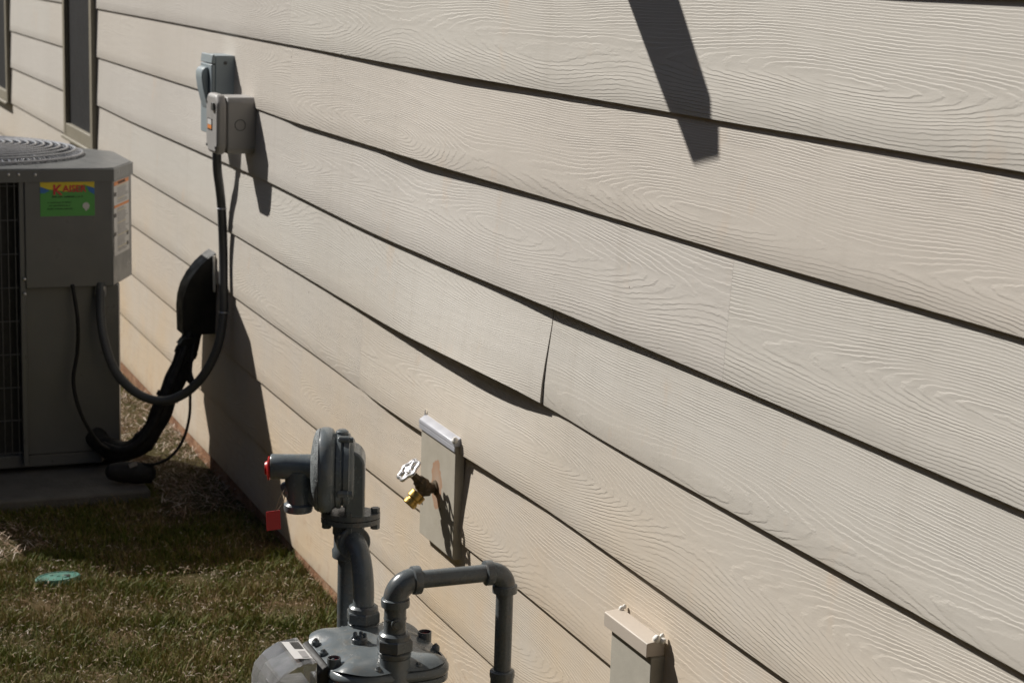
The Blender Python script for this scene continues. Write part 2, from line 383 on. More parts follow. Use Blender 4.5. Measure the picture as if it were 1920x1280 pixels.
STEP = {7: [(-7, 5), (-4.3, 5.3), (-3.7, 9), (-3.29, 12.1), (-2.9, 8.8), (-2.45, 6.5), (-1.6, 6.5)],
        6: [(-6, 5), (-4.467, 5), (-4.463, 10), (-3.8, 8.7), (-3.52, 15.4), (-3.37, 13.1), (-2.83, 7.0), (-2.2, 6.5), (-1.6, 7.1)],
        5: [(-6.5, 6), (-4.7, 7.9), (-3.8, 8.6), (-3.2, 10.5), (-3.0, 12.7), (-2.85, 17.4), (-2.68, 14.1), (-2.42, 9.9), (-2.2, 7.8), (-1.6, 8.4)],
        4: [(-7, 5.7), (-5.1, 5.1), (-4.2, 7.1), (-3.9, 9.4), (-3.61, 15.5), (-3.4, 23), (-3.2, 29.3), (-3.1, 29.6), (-2.94, 23), (-2.846, 15.5), (-2.844, 4.5), (-2.47, 6.4), (-2.05, 8.6), (-1.5, 8.9)],
        3: [(-5.5, 5.4), (-3.92, 5.0), (-3.89, 0.6), (-3.84, 0.6), (-3.80, 6), (-3.62, 10.6), (-3.46, 11.7), (-3.2, 13.6), (-2.83, 7.3), (-2.45, 8.7), (-2.0, 9.5)],
        2: [(-6, 5.6), (-4.5, 6.8), (-3.1, 6.5), (-2.6, 8.6)]}
def itp(tb, x): return float(np.interp(x, [p[0] for p in tb], [p[1] for p in tb]))
def extra(ci, x):
    e = (itp(STEP[ci], x) / 1000 - THK) if ci in STEP else -0.0002
    return e * (1.25 if e > 0 else 1.0) + (0.0012 if e > -0.004 else 0)
def bow(ci, x, seg_right):
    xx = min(x, -2.8462) if (ci == 4 and seg_right < -2.8) else x
    return (0.52 if ci == 4 else 0.42) * extra(ci, xx)
def recess(ci, x):
    return (0.50 if ci == 3 else 0.58) * sum(extra(ci + 1, x + d) for d in (-0.08, -0.04, 0, 0.04, 0.08)) / 5
def lapz(ci, x, o):
    if ci not in LAPZ: return Z0 + EXPO * ci - (0.006 if ci > 7 else 0)
    z = sum(itp(LAPZ[ci], x + d) for d in (-0.12, -0.06, 0, 0.06, 0.12)) / 5
    return CAMH + (z - CAMH) * (CAMD - o) / CAMD

def siding():
    verts = []; faces = []; uvs = []; uvb = []; mi = []
    rows = [0, .05, .2, .4, .6, .8, 1.0, 1.12]
    for ci in range(16):
        zb = Z0 + EXPO * ci
        cuts = sorted([XL, XR] + [j for j in JOINTS.get(ci, []) if XL < j < XR])
        segs = []
        for a, b in zip(cuts[:-1], cuts[1:]):
            parts = [(a, b)]
            if ci >= 4:
                for (w0, w1) in WINX:
                    nx = []
                    for p, q in parts:
                        if q <= w0 or p >= w1: nx.append((p, q)); continue
                        if p < w0: nx.append((p, w0))
                        if q > w1: nx.append((w1, q))
                    parts = nx
            segs += [(p, q, a) for p, q in parts]
        for (a, b, key) in segs:
            ra = (math.sin(ci * 12.9898 + key * 78.233) * 43758.5453) % 1.0
            rb = (math.sin(ci * 39.346 + key * 11.135) * 24634.6345) % 1.0
            gap = 0.0002 if not (ci == 4 and abs(b + 2.845) < 1e-6) else 0.0022
            a2, b2 = a + 0.0002, b - gap
            n = max(2, int((b2 - a2) / 0.04)); k0 = len(verts)
            slab = 0.0
            for i in range(n + 1):
                x = a2 + (b2 - a2) * i / n
                d = bow(ci, x, b)
                zl = lapz(ci, x, d); zu = lapz(ci + 1, x, 0); rc_ = recess(ci, x)
                if x > b - 0.0005 and ci == 4 and b < -2.8: pass
                for rr in rows:
                    q = max(0.0, min(1.0, (rr - 0.15) / 0.85)); q = q * q * (3 - 2 * q)
                    o = -THK * rr + d * max(0, 1 - rr) ** 1.2 - rc_ * q
                    if rr == 0: verts.append(P(x, o - 0.0008, zl))
                    elif rr <= 0.05: verts.append(P(x, o, zl + 0.0018))
                    else: verts.append(P(x, o, zl + (zu - zl) * rr))
                verts.append(P(x, d - THK, zl))
                verts.append(P(x, -THK * 1.12 - THK - rc_, zl + (zu - zl) * 1.12))
            nr = len(rows) + 2
            def vid(i, r): return k0 + i * nr + r
            for i in range(n):
                for r in range(len(rows) - 1):
                    faces.append((vid(i, r), vid(i + 1, r), vid(i + 1, r + 1), vid(i, r + 1))); mi.append(0)
                    for (ii, q) in ((i, r), (i + 1, r), (i + 1, r + 1), (i, r + 1)):
                        x = a2 + (b2 - a2) * ii / n
                        uvs.append((x, rows[q] * EXPO)); uvb.append((ra, rb))
                faces.append((vid(i, nr - 2), vid(i + 1, nr - 2), vid(i + 1, 0), vid(i, 0))); mi.append(1)
                faces.append((vid(i, nr - 1), vid(i + 1, nr - 1), vid(i + 1, nr - 2), vid(i, nr - 2))); mi.append(1)
                faces.append((vid(i, nr - 3), vid(i + 1, nr - 3), vid(i + 1, nr - 1), vid(i, nr - 1))); mi.append(1)
                for _ in range(12): uvs.append((0, 0)); uvb.append((ra, rb))
            for i in (0, n):
                f = [vid(i, r) for r in range(len(rows))] + [vid(i, nr - 1), vid(i, nr - 2)]
                if i == 0: f = f[::-1]
                faces.append(tuple(f[::-1])); mi.append(1)
                for _ in f: uvs.append((0, 0)); uvb.append((ra, rb))
    me = bpy.data.meshes.new('siding'); me.from_pydata([tuple(v) for v in verts], [], faces)
    l1 = me.uv_layers.new(name='grain'); l2 = me.uv_layers.new(name='board')
    l1.data.foreach_set('uv', np.array(uvs, dtype=np.float32).ravel()); l2.data.foreach_set('uv', np.array(uvb, dtype=np.float32).ravel())
    me.materials.append(MATS['painted_cement_siding']); me.materials.append(MATS['siding_cut_edge'])
    me.polygons.foreach_set('material_index', mi); me.polygons.foreach_set('use_smooth', [k == 0 for k in mi])
    me.update(); me.set_sharp_from_angle(angle=R(40))
    o = bpy.data.objects.new('siding', me); C.objects.link(o); put(o, house); return o
siding()
m = MB(); m.box((XL, -0.35, 0.0), (XR, -0.036, 2.9), 'siding_cut_edge')
# wall sheathing behind the boards, open where windows are is not needed: windows sit proud of it
m.build('sheathing', house, smooth=False)
fm = MB(); fx = np.arange(XL, XR, 0.03)
vs_, fs_ = [], []
for i, x in enumerate(fx):
    for j, z in enumerate((-0.02, 0.01, 0.025, 0.038, 0.05)):
        vs_.append(P(x, -0.004 + 0.006 * (1 - j / 4) * (0.5 + 0.5 * math.sin(x * 9) * math.sin(x * 23 + j)) + random.uniform(-.0012, .0012), z))
for i in range(len(fx) - 1):
    for j in range(4): fs_.append((i * 5 + j, (i + 1) * 5 + j, (i + 1) * 5 + j + 1, i * 5 + j + 1))
fm.add(vs_, fs_, 'foundation_concrete'); fm.build('foundation', house, smooth=True, ang=80)

for k, (x0, x1) in enumerate(WINX):
    zb, zt = 0.768, 2.2; fw = 0.05; pr = 0.016
    m = MB()
    m.prism([(-0.035, zb), (pr, zb), (pr, zt), (-0.035, zt)], x0, x0 + fw, 'oz', 'window_frame_vinyl')
    m.prism([(-0.035, zb), (pr, zb), (pr, zt), (-0.035, zt)], x1 - fw, x1, 'oz', 'window_frame_vinyl')
    m.box((x0 + fw, -0.035, zt - fw), (x1 - fw, pr - 0.001, zt), 'window_frame_vinyl')
    m.box((x0 + fw, -0.035, zb + 0.001), (x1 - fw, pr - 0.001, zb + fw), 'window_frame_vinyl')
    fr = m.build('window_frame', house, bevel=0.002)
    m = MB(); m.box((x0 - 0.004, -0.012, zb - 0.014), (x1 + 0.004, pr + 0.010, zb - 0.0005), 'window_frame_vinyl'); m.build('window_sill', house, bevel=0.003)
    m = MB(); m.box((x0 + fw, -0.0345, zb + fw), (x1 - fw, -0.002, zt - fw), 'window_screen'); m.build('window_pane', house, smooth=False)

m = MB(); m.box((XL, -0.36, 2.92), (XR, 0.58, 2.96), 'window_frame_vinyl'); m.box((XL, 0.581, 2.86), (XR, 0.60, 3.02), 'window_frame_vinyl'); m.prism([(-0.36, 2.962), (0.58, 2.962), (-3.0, 4.6), (-3.4, 4.6)], XL, XR, 'oz', 'roof_shingle'); m.build('eave_blocker', house, smooth=False)  # eave added above the view to hold back sky light and deepen the shade
nb = thing('neighbour_blocker', 'added house across the side yard, out of view, blocking sky light', 'house', (-1.0, 4.4, 0.0))  # unseen house added so less sky light reaches the wall
m = MB(); m.box((-14, 4.4, -0.1), (12, 11.0, 4.0), 'brick_wall'); m.build('wall', nb, smooth=False)
m = MB(); m.prism([(4.2, 4.005), (11.4, 4.005), (7.8, 6.0)], -14.4, 12.4, 'oz', 'roof_shingle'); m.build('roof', nb, smooth=False)
for x in (-9, -4.5, 1.5, 6):
    m = MB(); m.box((x - 0.55, 4.36, 1.1), (x + 0.55, 4.395, 2.5), 'window_frame_vinyl'); wf = m.build('window', nb, bevel=0.005)
    m = MB(); m.box((x - 0.48, 4.35, 1.17), (x + 0.48, 4.3585, 2.43), 'window_screen'); m.build('pane', nb, smooth=False)

fe = thing('fence_blocker', 'added dark timber fence, out of view, blocking sky light', 'fence', (3.2, 1.9, 0.0))  # unseen fence added behind the camera to darken the air conditioner's shaded side
for k in range(24):
    o0_ = 0.05 + k * 0.15; m = MB(); m.box((3.2, o0_, -0.05), (3.22, o0_ + 0.143, 2.3 + 0.01 * math.sin(k * 3.3)), 'dark_timber'); m.build('board', fe, smooth=False)
m = MB(); m.box((3.221, 0.03, 0.4), (3.26, 3.66, 0.49), 'dark_timber'); m.build('rail', fe, smooth=False)
m = MB(); m.box((3.221, 0.03, 1.8), (3.26, 3.66, 1.89), 'dark_timber'); m.build('rail', fe, smooth=False)

# guessed duct added above the frame, perpendicular to the wall, to cast the shadow
ex = MB(); L = 0.405
ax = (0, -1, 0)
ex.lathe([(r_ * 1.16, h_) for r_, h_ in [(0.085, 0.0), (0.085, 0.012), (0.067, 0.016), (0.066, 0.10), (0.062, 0.2), (0.055, 0.3), (0.049, L - 0.02), (0.048, L)]], P(-2.925, 0.0, 1.872), ax, 'galvanised', 4, phase=PI / 4 + 0.25)
tag(ex.build('shadow_duct', bevel=0.012, bseg=3), 'unseen tapered square duct of guessed shape, added to cast the long shadow', 'shadow caster')

# ------------------------------------------------------------ air conditioner
ac = thing('air_conditioner', 'grey outdoor air conditioner with fan grille on top and green sticker, at the left edge', 'air conditioner', (-5.65, 0.7, 0.04))
XF = -5.27; ZT = 0.908
FP = [(XF, 0.287), (XF, 1.02), (-5.50, 1.22), (-5.80, 1.22), (-6.03, 1.02), (-6.09, 0.46), (-5.74, 0.20), (-5.45, 0.20)]
def inset(poly, d):
    c = (sum(p[0] for p in poly) / len(poly), sum(p[1] for p in poly) / len(poly))
    out = []
    for x, o in poly:
        l = math.hypot(x - c[0], o - c[1]); out.append((x - (x - c[0]) / l * d, o - (o - c[1]) / l * d))
    return out
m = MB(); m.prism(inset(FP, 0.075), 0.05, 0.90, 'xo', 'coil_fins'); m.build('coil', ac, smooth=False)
# base pan
m = MB(); m.prism(inset(FP, 0.045), 0.048, 0.085, 'xo', 'cabinet_paint'); m.build('base_pan', ac, bevel=0.004)
# upper control panel: front and chamfer, as a folded sheet with thickness
m = MB()
m.prism([(XF, 0.530), (XF, 0.287), (-5.45, 0.2), (-5.69, 0.2), (-5.69, 0.225), (-5.44, 0.225), (XF - 0.03, 0.300), (XF - 0.03, 0.53)], 0.572, 0.876, 'xo', 'cabinet_paint')
m.build('control_panel', ac, bevel=0.003)
m = MB()
m.prism([(XF - 0.026, 0.530), (XF - 0.026, 0.268), (-5.32, 0.260), (-5.69, 0.258), (-5.69, 0.27), (XF - 0.045, 0.28), (XF - 0.045, 0.53)], 0.086, 0.5715, 'xo', 'cabinet_paint')
m.build('access_panel', ac, bevel=0.003)
m = MB(); m.box((XF - 0.03, 0.530, 0.06), (XF - 0.004, 0.545, 0.878), 'cabinet_paint'); m.build('corner_post', ac, bevel=0.002)
# wire coil guard
m = MB()
for k in range(24):
    o = 0.556 + k * 0.0195; m.tube([P(XF - 0.006, o, 0.085), P(XF - 0.006, o, 0.876)], 0.0014, 'guard_wire', 5)
for k in range(9):
    z = 0.10 + k * 0.095; m.tube([P(XF - 0.008, 0.546, z), P(XF - 0.008, 1.01, z)], 0.0016, 'guard_wire', 5)
m.build('coil_guard', ac)
m = MB(); m.box((-6.02, 0.5, 0.086), (-6.0, 1.0, 0.876), 'cabinet_paint'); m.build('rear_panel', ac)
# top cap: rim plate with round opening
CX, CO, RG = -5.655, 0.655, 0.345
m = MB()
big = [(x + (x - CX) / math.hypot(x - CX, o - CO) * 0.004, o + (o - CO) / math.hypot(x - CX, o - CO) * 0.004) for x, o in FP]
N = 96; outer = []
for i in range(N):                                   # ray from the fan centre to the octagon
    t = 2 * PI * i / N; dx, do = math.cos(t), math.sin(t); best = 9
    for a, b in zip(big, big[1:] + big[:1]):
        ex_, eo = b[0] - a[0], b[1] - a[1]; det = dx * (-eo) + ex_ * do
        if abs(det) < 1e-9: continue
        s_ = ((a[0] - CX) * (-eo) + ex_ * (a[1] - CO)) / det; u_ = (dx * (a[1] - CO) - do * (a[0] - CX)) / det
        if s_ > 0 and -1e-6 <= u_ <= 1 + 1e-6: best = min(best, s_)
    outer.append(best)
vs_ = []; rings = 6
for i in range(N):
    t = 2 * PI * i / N; dx, do = math.cos(t), math.sin(t); Ro = outer[i]; Ri = min(RG, Ro - 0.012)
    prof = [(Ro, ZT - 0.036), (Ro, ZT - 0.004), (Ro - 0.004, ZT), (Ri + 0.002, ZT + 0.006), (Ri - 0.012, ZT + 0.003), (Ri - 0.014, ZT - 0.03)]
    for r, z in prof: vs_.append(P(CX + dx * r, CO + do * r, z))
fs_ = [(i * 6 + j, ((i + 1) % N) * 6 + j, ((i + 1) % N) * 6 + j + 1, i * 6 + j + 1) for i in range(N) for j in range(5)]
m.add(vs_, fs_, 'cabinet_paint'); top = m.build('top_cap', ac, ang=30)
m = MB()   # painted side lip of the cap, same grey as the cabinet
vs_ = []
for x, o in big:
    l = math.hypot(x - CX, o - CO); ux, uo = (x - CX) / l, (o - CO) / l
    for d, z in ((0.002, ZT - 0.037), (0.002, ZT - 0.003), (-0.004, ZT - 0.003), (-0.004, ZT - 0.037)): vs_.append(P(x + ux * d, o + uo * d, z))
n8 = len(big); fs_ = [(i * 4 + j, ((i + 1) % n8) * 4 + j, ((i + 1) % n8) * 4 + (j + 1) % 4, i * 4 + (j + 1) % 4) for i in range(n8) for j in range(4)]
m.add(vs_, fs_, 'cabinet_paint'); m.build('cap_lip', ac, smooth=False)
# fan grille: domed concentric rings and radial wires with bent ends on the rim
def dome(r): return ZT + 0.010 + 0.030 * math.sqrt(max(0, 1 - (r / RG) ** 3.2))
m = MB()
rr = 0.10
while rr < RG - 0.004:
    m.tube([P(CX + rr * math.cos(2 * PI * i / 72), CO + rr * math.sin(2 * PI * i / 72), dome(rr)) for i in range(72)], 0.0031, 'guard_wire_top', 6, closed=True); rr += 0.0225
m.tube([P(CX + RG * math.cos(2 * PI * i / 96), CO + RG * math.sin(2 * PI * i / 96), ZT + 0.012) for i in range(96)], 0.004, 'guard_wire_top', 6, closed=True)
for k in range(8):
    t = 2 * PI * k / 8 + 0.2
    m.tube([P(CX + r * math.cos(t), CO + r * math.sin(t), dome(r) - 0.004) for r in np.linspace(0.09, RG, 12)], 0.0038, 'guard_wire_top', 6)
for k in range(110):
    t = 2 * PI * k / 110
    m.tube([P(CX + r * math.cos(t), CO + r * math.sin(t), z) for r, z in ((RG - 0.028, dome(RG - 0.028) - 0.002), (RG - 0.006, dome(RG - 0.006) - 0.001), (RG + 0.003, ZT + 0.011), (RG + 0.004, ZT + 0.001))], 0.0022, 'guard_wire_top', 5)
m.build('fan_grille', ac)
m = MB(); m.lathe([(0.105, 0), (0.105, 0.006), (0.098, 0.010), (0.0, 0.012)], P(CX, CO, dome(0.1) - 0.004), (0, 0, 1), 'cabinet_paint', 40); m.build('motor_cap', ac)
m = MB(); m.lathe([(0.30, 0), (0.30, 0.002)], P(CX, CO, ZT - 0.12), (0, 0, 1), 'coil_fins', 40); m.build('fan_shroud', ac)
for (o, z) in ((0.572, 0.893), (0.545, 0.893), (0.534, 0.60), (0.534, 0.558), (0.50, 0.892)):
    m = MB(); m.lathe([(0.0045, 0), (0.0045, 0.003), (0.002, 0.0045)], P(XF + 0.002, o, z), (1, 0, 0), 'galvanised', 10); m.build('screw', ac)
# green company sticker
ST = MB(); a0, a1, z0, z1 = 0.487, 0.337, 0.775, 0.873
st = MB(); st.box((XF, a1, z0), (XF + 0.0008, a0, z1), 'label_green'); stk = st.build('sticker', ac, smooth=False); stk['label'] = 'green and yellow company sticker with red lettering'
m = MB()
zz = [(a0 - 0.0005, z1 - 0.0005), (a1 + 0.0005, z1 - 0.0005), (a1 + 0.0005, z1 - 0.020), (a1 + 0.030, z1 - 0.010), (a0 - 0.075, z1 - 0.030), (a0 - 0.020, z1 - 0.022), (a0 - 0.0005, z1 - 0.015)]
m.prism([(o, z) for o, z in zz], XF + 0.0009, XF + 0.0013, 'oz', 'label_yellow'); m.build('sticker_band', stk, smooth=False)
for poly in ([(a0 - 0.0005, z1 - 0.015), (a0 - 0.008, z1 - 0.018), (a0 - 0.026, z1 - 0.026), (a0 - 0.012, z1 - 0.033), (a0 - 0.0005, z1 - 0.033)],
             [(a1 + 0.0005, z1 - 0.020), (a1 + 0.022, z1 - 0.015), (a1 + 0.014, z1 - 0.030), (a1 + 0.0005, z1 - 0.038)]):
    m = MB(); m.prism(poly, XF + 0.0014, XF + 0.0018, 'oz', 'label_blue'); m.build('sticker_wave', stk, smooth=False)
RT, UP = (0, 1, 0), (0, 0, 1)
def atx(o, z, d=0.0022): return P(XF + d, o, z)
text_mesh('sticker_lettering', 'K', 0.040, 'label_red', atx(a0 - 0.034, z1 - 0.038), RT, UP, stk, bold=0.0008)
text_mesh('sticker_lettering', 'AISER', 0.026, 'label_red', atx(a0 - 0.062, z1 - 0.030), RT, UP, stk, bold=0.0006)
pm = MB(); pr_ = random.Random(5)                     # the small print, too fine to read
for dz, o0_, o1_, hh in ((0.046, 0.033, 0.118, 0.0048), (0.061, 0.020, 0.088, 0.0036), (0.070, 0.024, 0.082, 0.0036), (0.079, 0.019, 0.090, 0.0036)):
    q_ = o0_
    while q_ < o1_:
        w_ = pr_.uniform(0.0015, 0.0030); hq = hh * pr_.uniform(0.6, 1.0)
        pm.prism([(a0 - q_, z1 - dz), (a0 - q_ - w_, z1 - dz), (a0 - q_ - w_, z1 - dz + hq), (a0 - q_, z1 - dz + hq)], XF + 0.0009, XF + 0.0013, 'oz', 'label_dark')
        q_ += w_ + pr_.choice((0.0008, 0.0008, 0.0008, 0.0035))
pm.build('small_print', stk, smooth=False)
m = MB(); m.lathe([(0.0095, 0), (0.0095, 0.0006)], atx(0.361, 0.803, 0.0009), (1, 0, 0), 'label_white', 20); m.prism([(0.366, 0.797), (0.352, 0.797), (0.362, 0.788)], XF + 0.0009, XF + 0.0014, 'oz', 'label_white'); m.build('sticker_emblem', stk, smooth=False)
# long white warning label on the chamfer
ch_a = Vector(P(XF, 0.287, 0)); ch_b = Vector(P(-5.45, 0.2, 0)); cd = (ch_b - ch_a); cl = cd.length; cd.normalize()
cn = Vector((-cd.y, cd.x, 0)); cn = cn if cn.x > 0 else -cn
def chq(name, s0, s1, za, zb, mat, lift, parent):
    m = MB(); a = ch_a + cd * s0 + cn * lift; b = ch_a + cd * s1 + cn * lift
    vs = [Vector((a.x, a.y, za)), Vector((b.x, b.y, za)), Vector((b.x, b.y, zb)), Vector((a.x, a.y, zb))]
    vs += [v - cn * 0.0006 for v in vs]
    m.add(vs, [(0, 1, 2, 3), (7, 6, 5, 4), (0, 4, 5, 1), (1, 5, 6, 2), (2, 6, 7, 3), (3, 7, 4, 0)], mat); return m.build(name, parent, smooth=False)
lb = chq('warning_label', 0.010, cl - 0.030, 0.655, 0.868, 'label_white', 0.0012, ac); lb['label'] = 'tall white warning label with orange bands'
chq('label_band', 0.012, cl - 0.034, 0.855, 0.866, 'label_orange', 0.0020, lb); chq('label_band', 0.012, cl - 0.034, 0.792, 0.799, 'label_orange', 0.0020, lb)
rr_ = random.Random(3)
m = MB()
for k in range(38):
    z = 0.850 - k * 0.005
    if abs(z - 0.7955) < 0.006: continue
    e = cl - 0.036 - rr_.random() * 0.05; a = ch_a + cd * (0.045) + cn * 0.0019; b = ch_a + cd * e + cn * 0.0019
    m.add([(a.x, a.y, z), (b.x, b.y, z), (b.x, b.y, z + 0.0021), (a.x, a.y, z + 0.0021)], [(0, 1, 2, 3)], 'label_grey' if k % 7 else 'label_tan')
for z, s in ((0.825, 0.012), (0.765, 0.012), (0.712, 0.01), (0.70, 0.14), (0.67, 0.14)):
    a = ch_a + cd * s + cn * 0.0019; b = ch_a + cd * (s + 0.022) + cn * 0.0019
    m.add([(a.x, a.y, z), (b.x, b.y, z), (b.x, b.y, z + 0.011), (a.x, a.y, z + 0.011)], [(0, 1, 2, 3)], 'label_black')
m.build('label_print', lb, smooth=False)
tc = ch_a + cd * (cl * 0.45) + cn * 0.0026
text_mesh('label_lettering', 'WARNING', 0.010, 'label_black', Vector((tc.x, tc.y, 0.8572)), cd, UP, lb, align='CENTER', sx=1.6)
for o, x in ((0.30, -5.36), (0.9, -5.36), (0.9, -5.9), (0.5, -5.95)):
    m = MB(); m.box((x - 0.03, o - 0.03, 0.033), (x + 0.03, o + 0.03, 0.0479), 'black_plastic'); m.build('foot', ac)

m = MB(); m.box((-6.15, 0.232, -0.03), (-5.03, 1.30, 0.033), 'concrete_pad')
tag(m.build('condenser_pad', bevel=0.008), 'low concrete pad under the air conditioner', 'concrete pad')

# ------------------------------------------------------------ electrical boxes and whip
db = thing('disconnect_box', 'blue grey switch box with a raised hood, above the squarer junction box', 'electrical box', (-5.14, 0, 1.13), )
X0, X1 = -5.155, -5.03
m = MB(); m.box((X0, -0.006, 1.022), (X1, 0.050, 1.236), 'disconnect_plastic'); m.build('body', db, bevel=0.003)
m = MB(); m.prism([(0.0505, 1.022), (0.061, 1.022), (0.061, 1.212), (0.0505, 1.212)], X0 - 0.002, X1 + 0.001, 'oz', 'disconnect_plastic'); m.build('cover', db, bevel=0.003)
m = MB(); m.prism([(0.0505, 1.214), (0.061, 1.214), (0.058, 1.238), (0.0505, 1.238)], X0 - 0.003, X1 + 0.003, 'oz', 'disconnect_plastic'); m.build('cover_lip', db, bevel=0.002)
m = MB()
hood = [(0.0615, 1.203), (0.068, 1.203), (0.076, 1.198), (0.080, 1.188), (0.080, 1.172), (0.076, 1.145), (0.069, 1.115), (0.0615, 1.09)]
m.prism(hood, X0 + 0.020, X1 - 0.030, 'oz', 'disconnect_plastic')
m.build('pull_hood', db, bevel=0.003)
m = MB(); m.lathe([(0.005, 0), (0.005, 0.002)], P(X1, 0.022, 1.216), (1, 0, 0), 'conduit_plastic', 12); m.build('knockout', db)

jb = thing('junction_box', 'light grey square electrical box with a small orange label, lower of the two boxes', 'electrical box', (-4.88, 0, 1.06))
X0, X1 = -4.925, -4.80
def rrect(x0, x1, z0, z1, c):
    return [(x0 + c, z0), (x1 - c, z0), (x1, z0 + c), (x1, z1 - c), (x1 - c, z1), (x0 + c, z1), (x0, z1 - c), (x0, z0 + c)]
m = MB(); m.prism(rrect(X0, X1, 0.992, 1.140, 0.012), -0.006, 0.072, 'xz', 'junction_plastic'); m.build('body', jb, bevel=0.004, bseg=3)
m = MB(); m.prism(rrect(X0 - 0.003, X1 + 0.0005, 0.989, 1.146, 0.022), 0.0725, 0.100, 'xz', 'junction_plastic'); lid = m.build('lid', jb, bevel=0.009, bseg=3)
m = MB(); m.box((X0 + 0.022, 0.1005, 1.050), (X0 + 0.072, 0.1012, 1.080), 'label_black'); lbx = m.build('label', lid, smooth=False)
m = MB(); m.box((X0 + 0.026, 0.1013, 1.064), (X0 + 0.068, 0.1017, 1.078), 'label_white'); m.box((X0 + 0.026, 0.1013, 1.053), (X0 + 0.068, 0.1017, 1.063), 'label_orange'); m.build('label_print', lid, smooth=False)
m = MB(); m.box((X1 - 0.045, 0.1005, 1.104), (X1 - 0.020, 0.106, 1.124), 'conduit_plastic'); m.build('latch', lid, bevel=0.001)
m = MB(); a, x_, y_ = frame((1, 0, 0))
m.tube([P(X1 + 0.0006, 0.038 + 0.014 * math.cos(2 * PI * i / 24), 1.068 + 0.014 * math.sin(2 * PI * i / 24)) for i in range(24)], 0.0009, 'conduit_plastic', 5, closed=True); m.build('knockout', jb)
for (xx, z) in ((X0 + 0.012, 1.122), (X0 + 0.012, 1.008), (X1 - 0.016, 1.008)):
    m = MB(); m.lathe([(0.004, 0), (0.004, 0.002)], P(xx, 0.100, z), (0, -1, 0), 'conduit_plastic', 10); m.build('screw', lid)

wh = thing('conduit_whip', 'dark grey flexible conduit looping from the wall boxes down to the air conditioner', 'conduit', (-4.86, 0.08, 0.98))
path = [P(*p) for p in [(-5.072, .036, 1.020), (-5.075, .034, .93), (-5.084, .025, .872), (-5.088, .018, .812), (-5.090, .013, .70), (-5.070, .017, .595), (-5.055, .020, .525), (-5.040, .038, .439), (-5.045, .070, .364), (-5.07, .114, .303), (-5.10, .168, .270), (-5.13, .222, .273), (-5.16, .269, .303), (-5.19, .303, .351), (-5.22, .323, .423), (-5.25, .328, .494), (-5.275, .322, .58)]]
m = MB(); m.tube(smoothpath(path, 7), 0.0128, 'conduit_plastic', 14); m.build('conduit', wh)
for p in (path[3], path[6]):
    m = MB(); m.tube([P(p.x + 0.0135 * math.cos(t), -p.y + 0.0135 * math.sin(t), p.z) for t in np.linspace(0, 2 * PI, 17)[:-1]], 0.0022, 'galvanised', 6, closed=True)
    m.build('strap', wh)
m = MB(); m.lathe([(0.018, 0), (0.018, 0.02), (0.015, 0.03)], path[0] + Vector((0, 0, 0.002)), (0, 0, -1), 'conduit_plastic', 12); m.build('connector', wh)
m = MB(); m.lathe([(0.016, 0), (0.016, 0.02), (0.014, 0.03)], P(-5.275, .322, .572), (0, 0, -1), 'galvanised', 6); m.build('connector', wh)

# line set cover
lc = thing('line_set_cover', 'black curved plastic pipe cover on the siding behind the conduit', 'pipe cover', (-5.28, 0, 0.42))
prof = [(-0.006, 0.425), (0.092, 0.425), (0.094, 0.50), (0.091, 0.533), (0.082, 0.565), (0.064, 0.598), (0.040, 0.628), (0.014, 0.651), (-0.006, 0.664)]
m = MB(); m.prism(prof, -5.335, -5.245, 'oz', 'black_plastic'); m.build('shell', lc, bevel=0.0015, ang=50)
m = MB(); m.tube(smoothpath([P(-5.238, 0.004, 0.656), P(-5.236, 0.004, 0.62), P(-5.237, 0.003, 0.55)]), [0.004] * 6 + [0.0045] * 6 + [0.002], 'caulk', 6); m.build('caulk_bead', lc)
ls = thing('line_set', 'thick black insulated refrigerant pipes sagging from the wall cover to the air conditioner', 'pipes', (-5.28, 0.06, 0.42))
lp = [P(*p) for p in [(-5.285, .050, .47), (-5.27, .062, .42), (-5.24, .088, .37), (-5.22, .118, .31), (-5.205, .150, .25), (-5.20, .182, .18), (-5.20, .222, .125), (-5.22, .272, .098), (-5.27, .315, .105), (-5.31, .34, .13)]]
m = MB(); sp_ = smoothpath(lp, 5); m.tube(sp_, [0.030 + 0.002 * math.sin(i * 0.9) for i in range(len(sp_))], 'insulation_foam', 14); m.build('insulation', ls)
for kk_ in (9, 19, 29, 38):
    m = MB(); m.tube(sp_[kk_:kk_ + 2], 0.0335, 'black_plastic', 14); m.build('tape_band', ls)
m = MB(); m.tube(smoothpath([p + Vector((0.03, -0.012, 0.012)) for p in lp[1:-1]], 5), 0.011, 'insulation_foam', 10); m.build('liquid_pipe', ls)
m = MB(); m.prism([(0.088, 0.360), (0.070, 0.300), (0.078, 0.285), (0.094, 0.30), (0.112, 0.33)], -5.20, -5.196, 'oz', 'black_plastic'); m.prism([(0.060, 0.41), (0.062, 0.425), (0.100, 0.420), (0.112, 0.405), (0.095, 0.395)], -5.25, -5.21, 'oz', 'black_plastic'); m.build('tape_flap', ls)
m = MB(); m.tube(smoothpath([P(*p) for p in [(-5.14, .085, .42), (-5.12, .098, .36), (-5.10, .105, .282), (-5.08, .112, .225), (-5.06, .132, .169), (-5.05, .165, .126), (-5.06, .205, .10), (-5.09, .25, .092), (-5.14, .29, .085)]]), 0.0042, 'black_plastic', 8)
tag(m.build('drain_cable'), 'thin black cable hanging in a loop right of the insulated pipes', 'cable')
m = MB(); m.tube(smoothpath([P(*p) for p in [(-5.27, .402, .58), (-5.25, .392, .483), (-5.25, .394, .393), (-5.24, .408, .304), (-5.22, .39, .214), (-5.21, .346, .134), (-5.21, .305, .105), (-5.24, .28, .085)]]), 0.0055, 'black_plastic', 8)
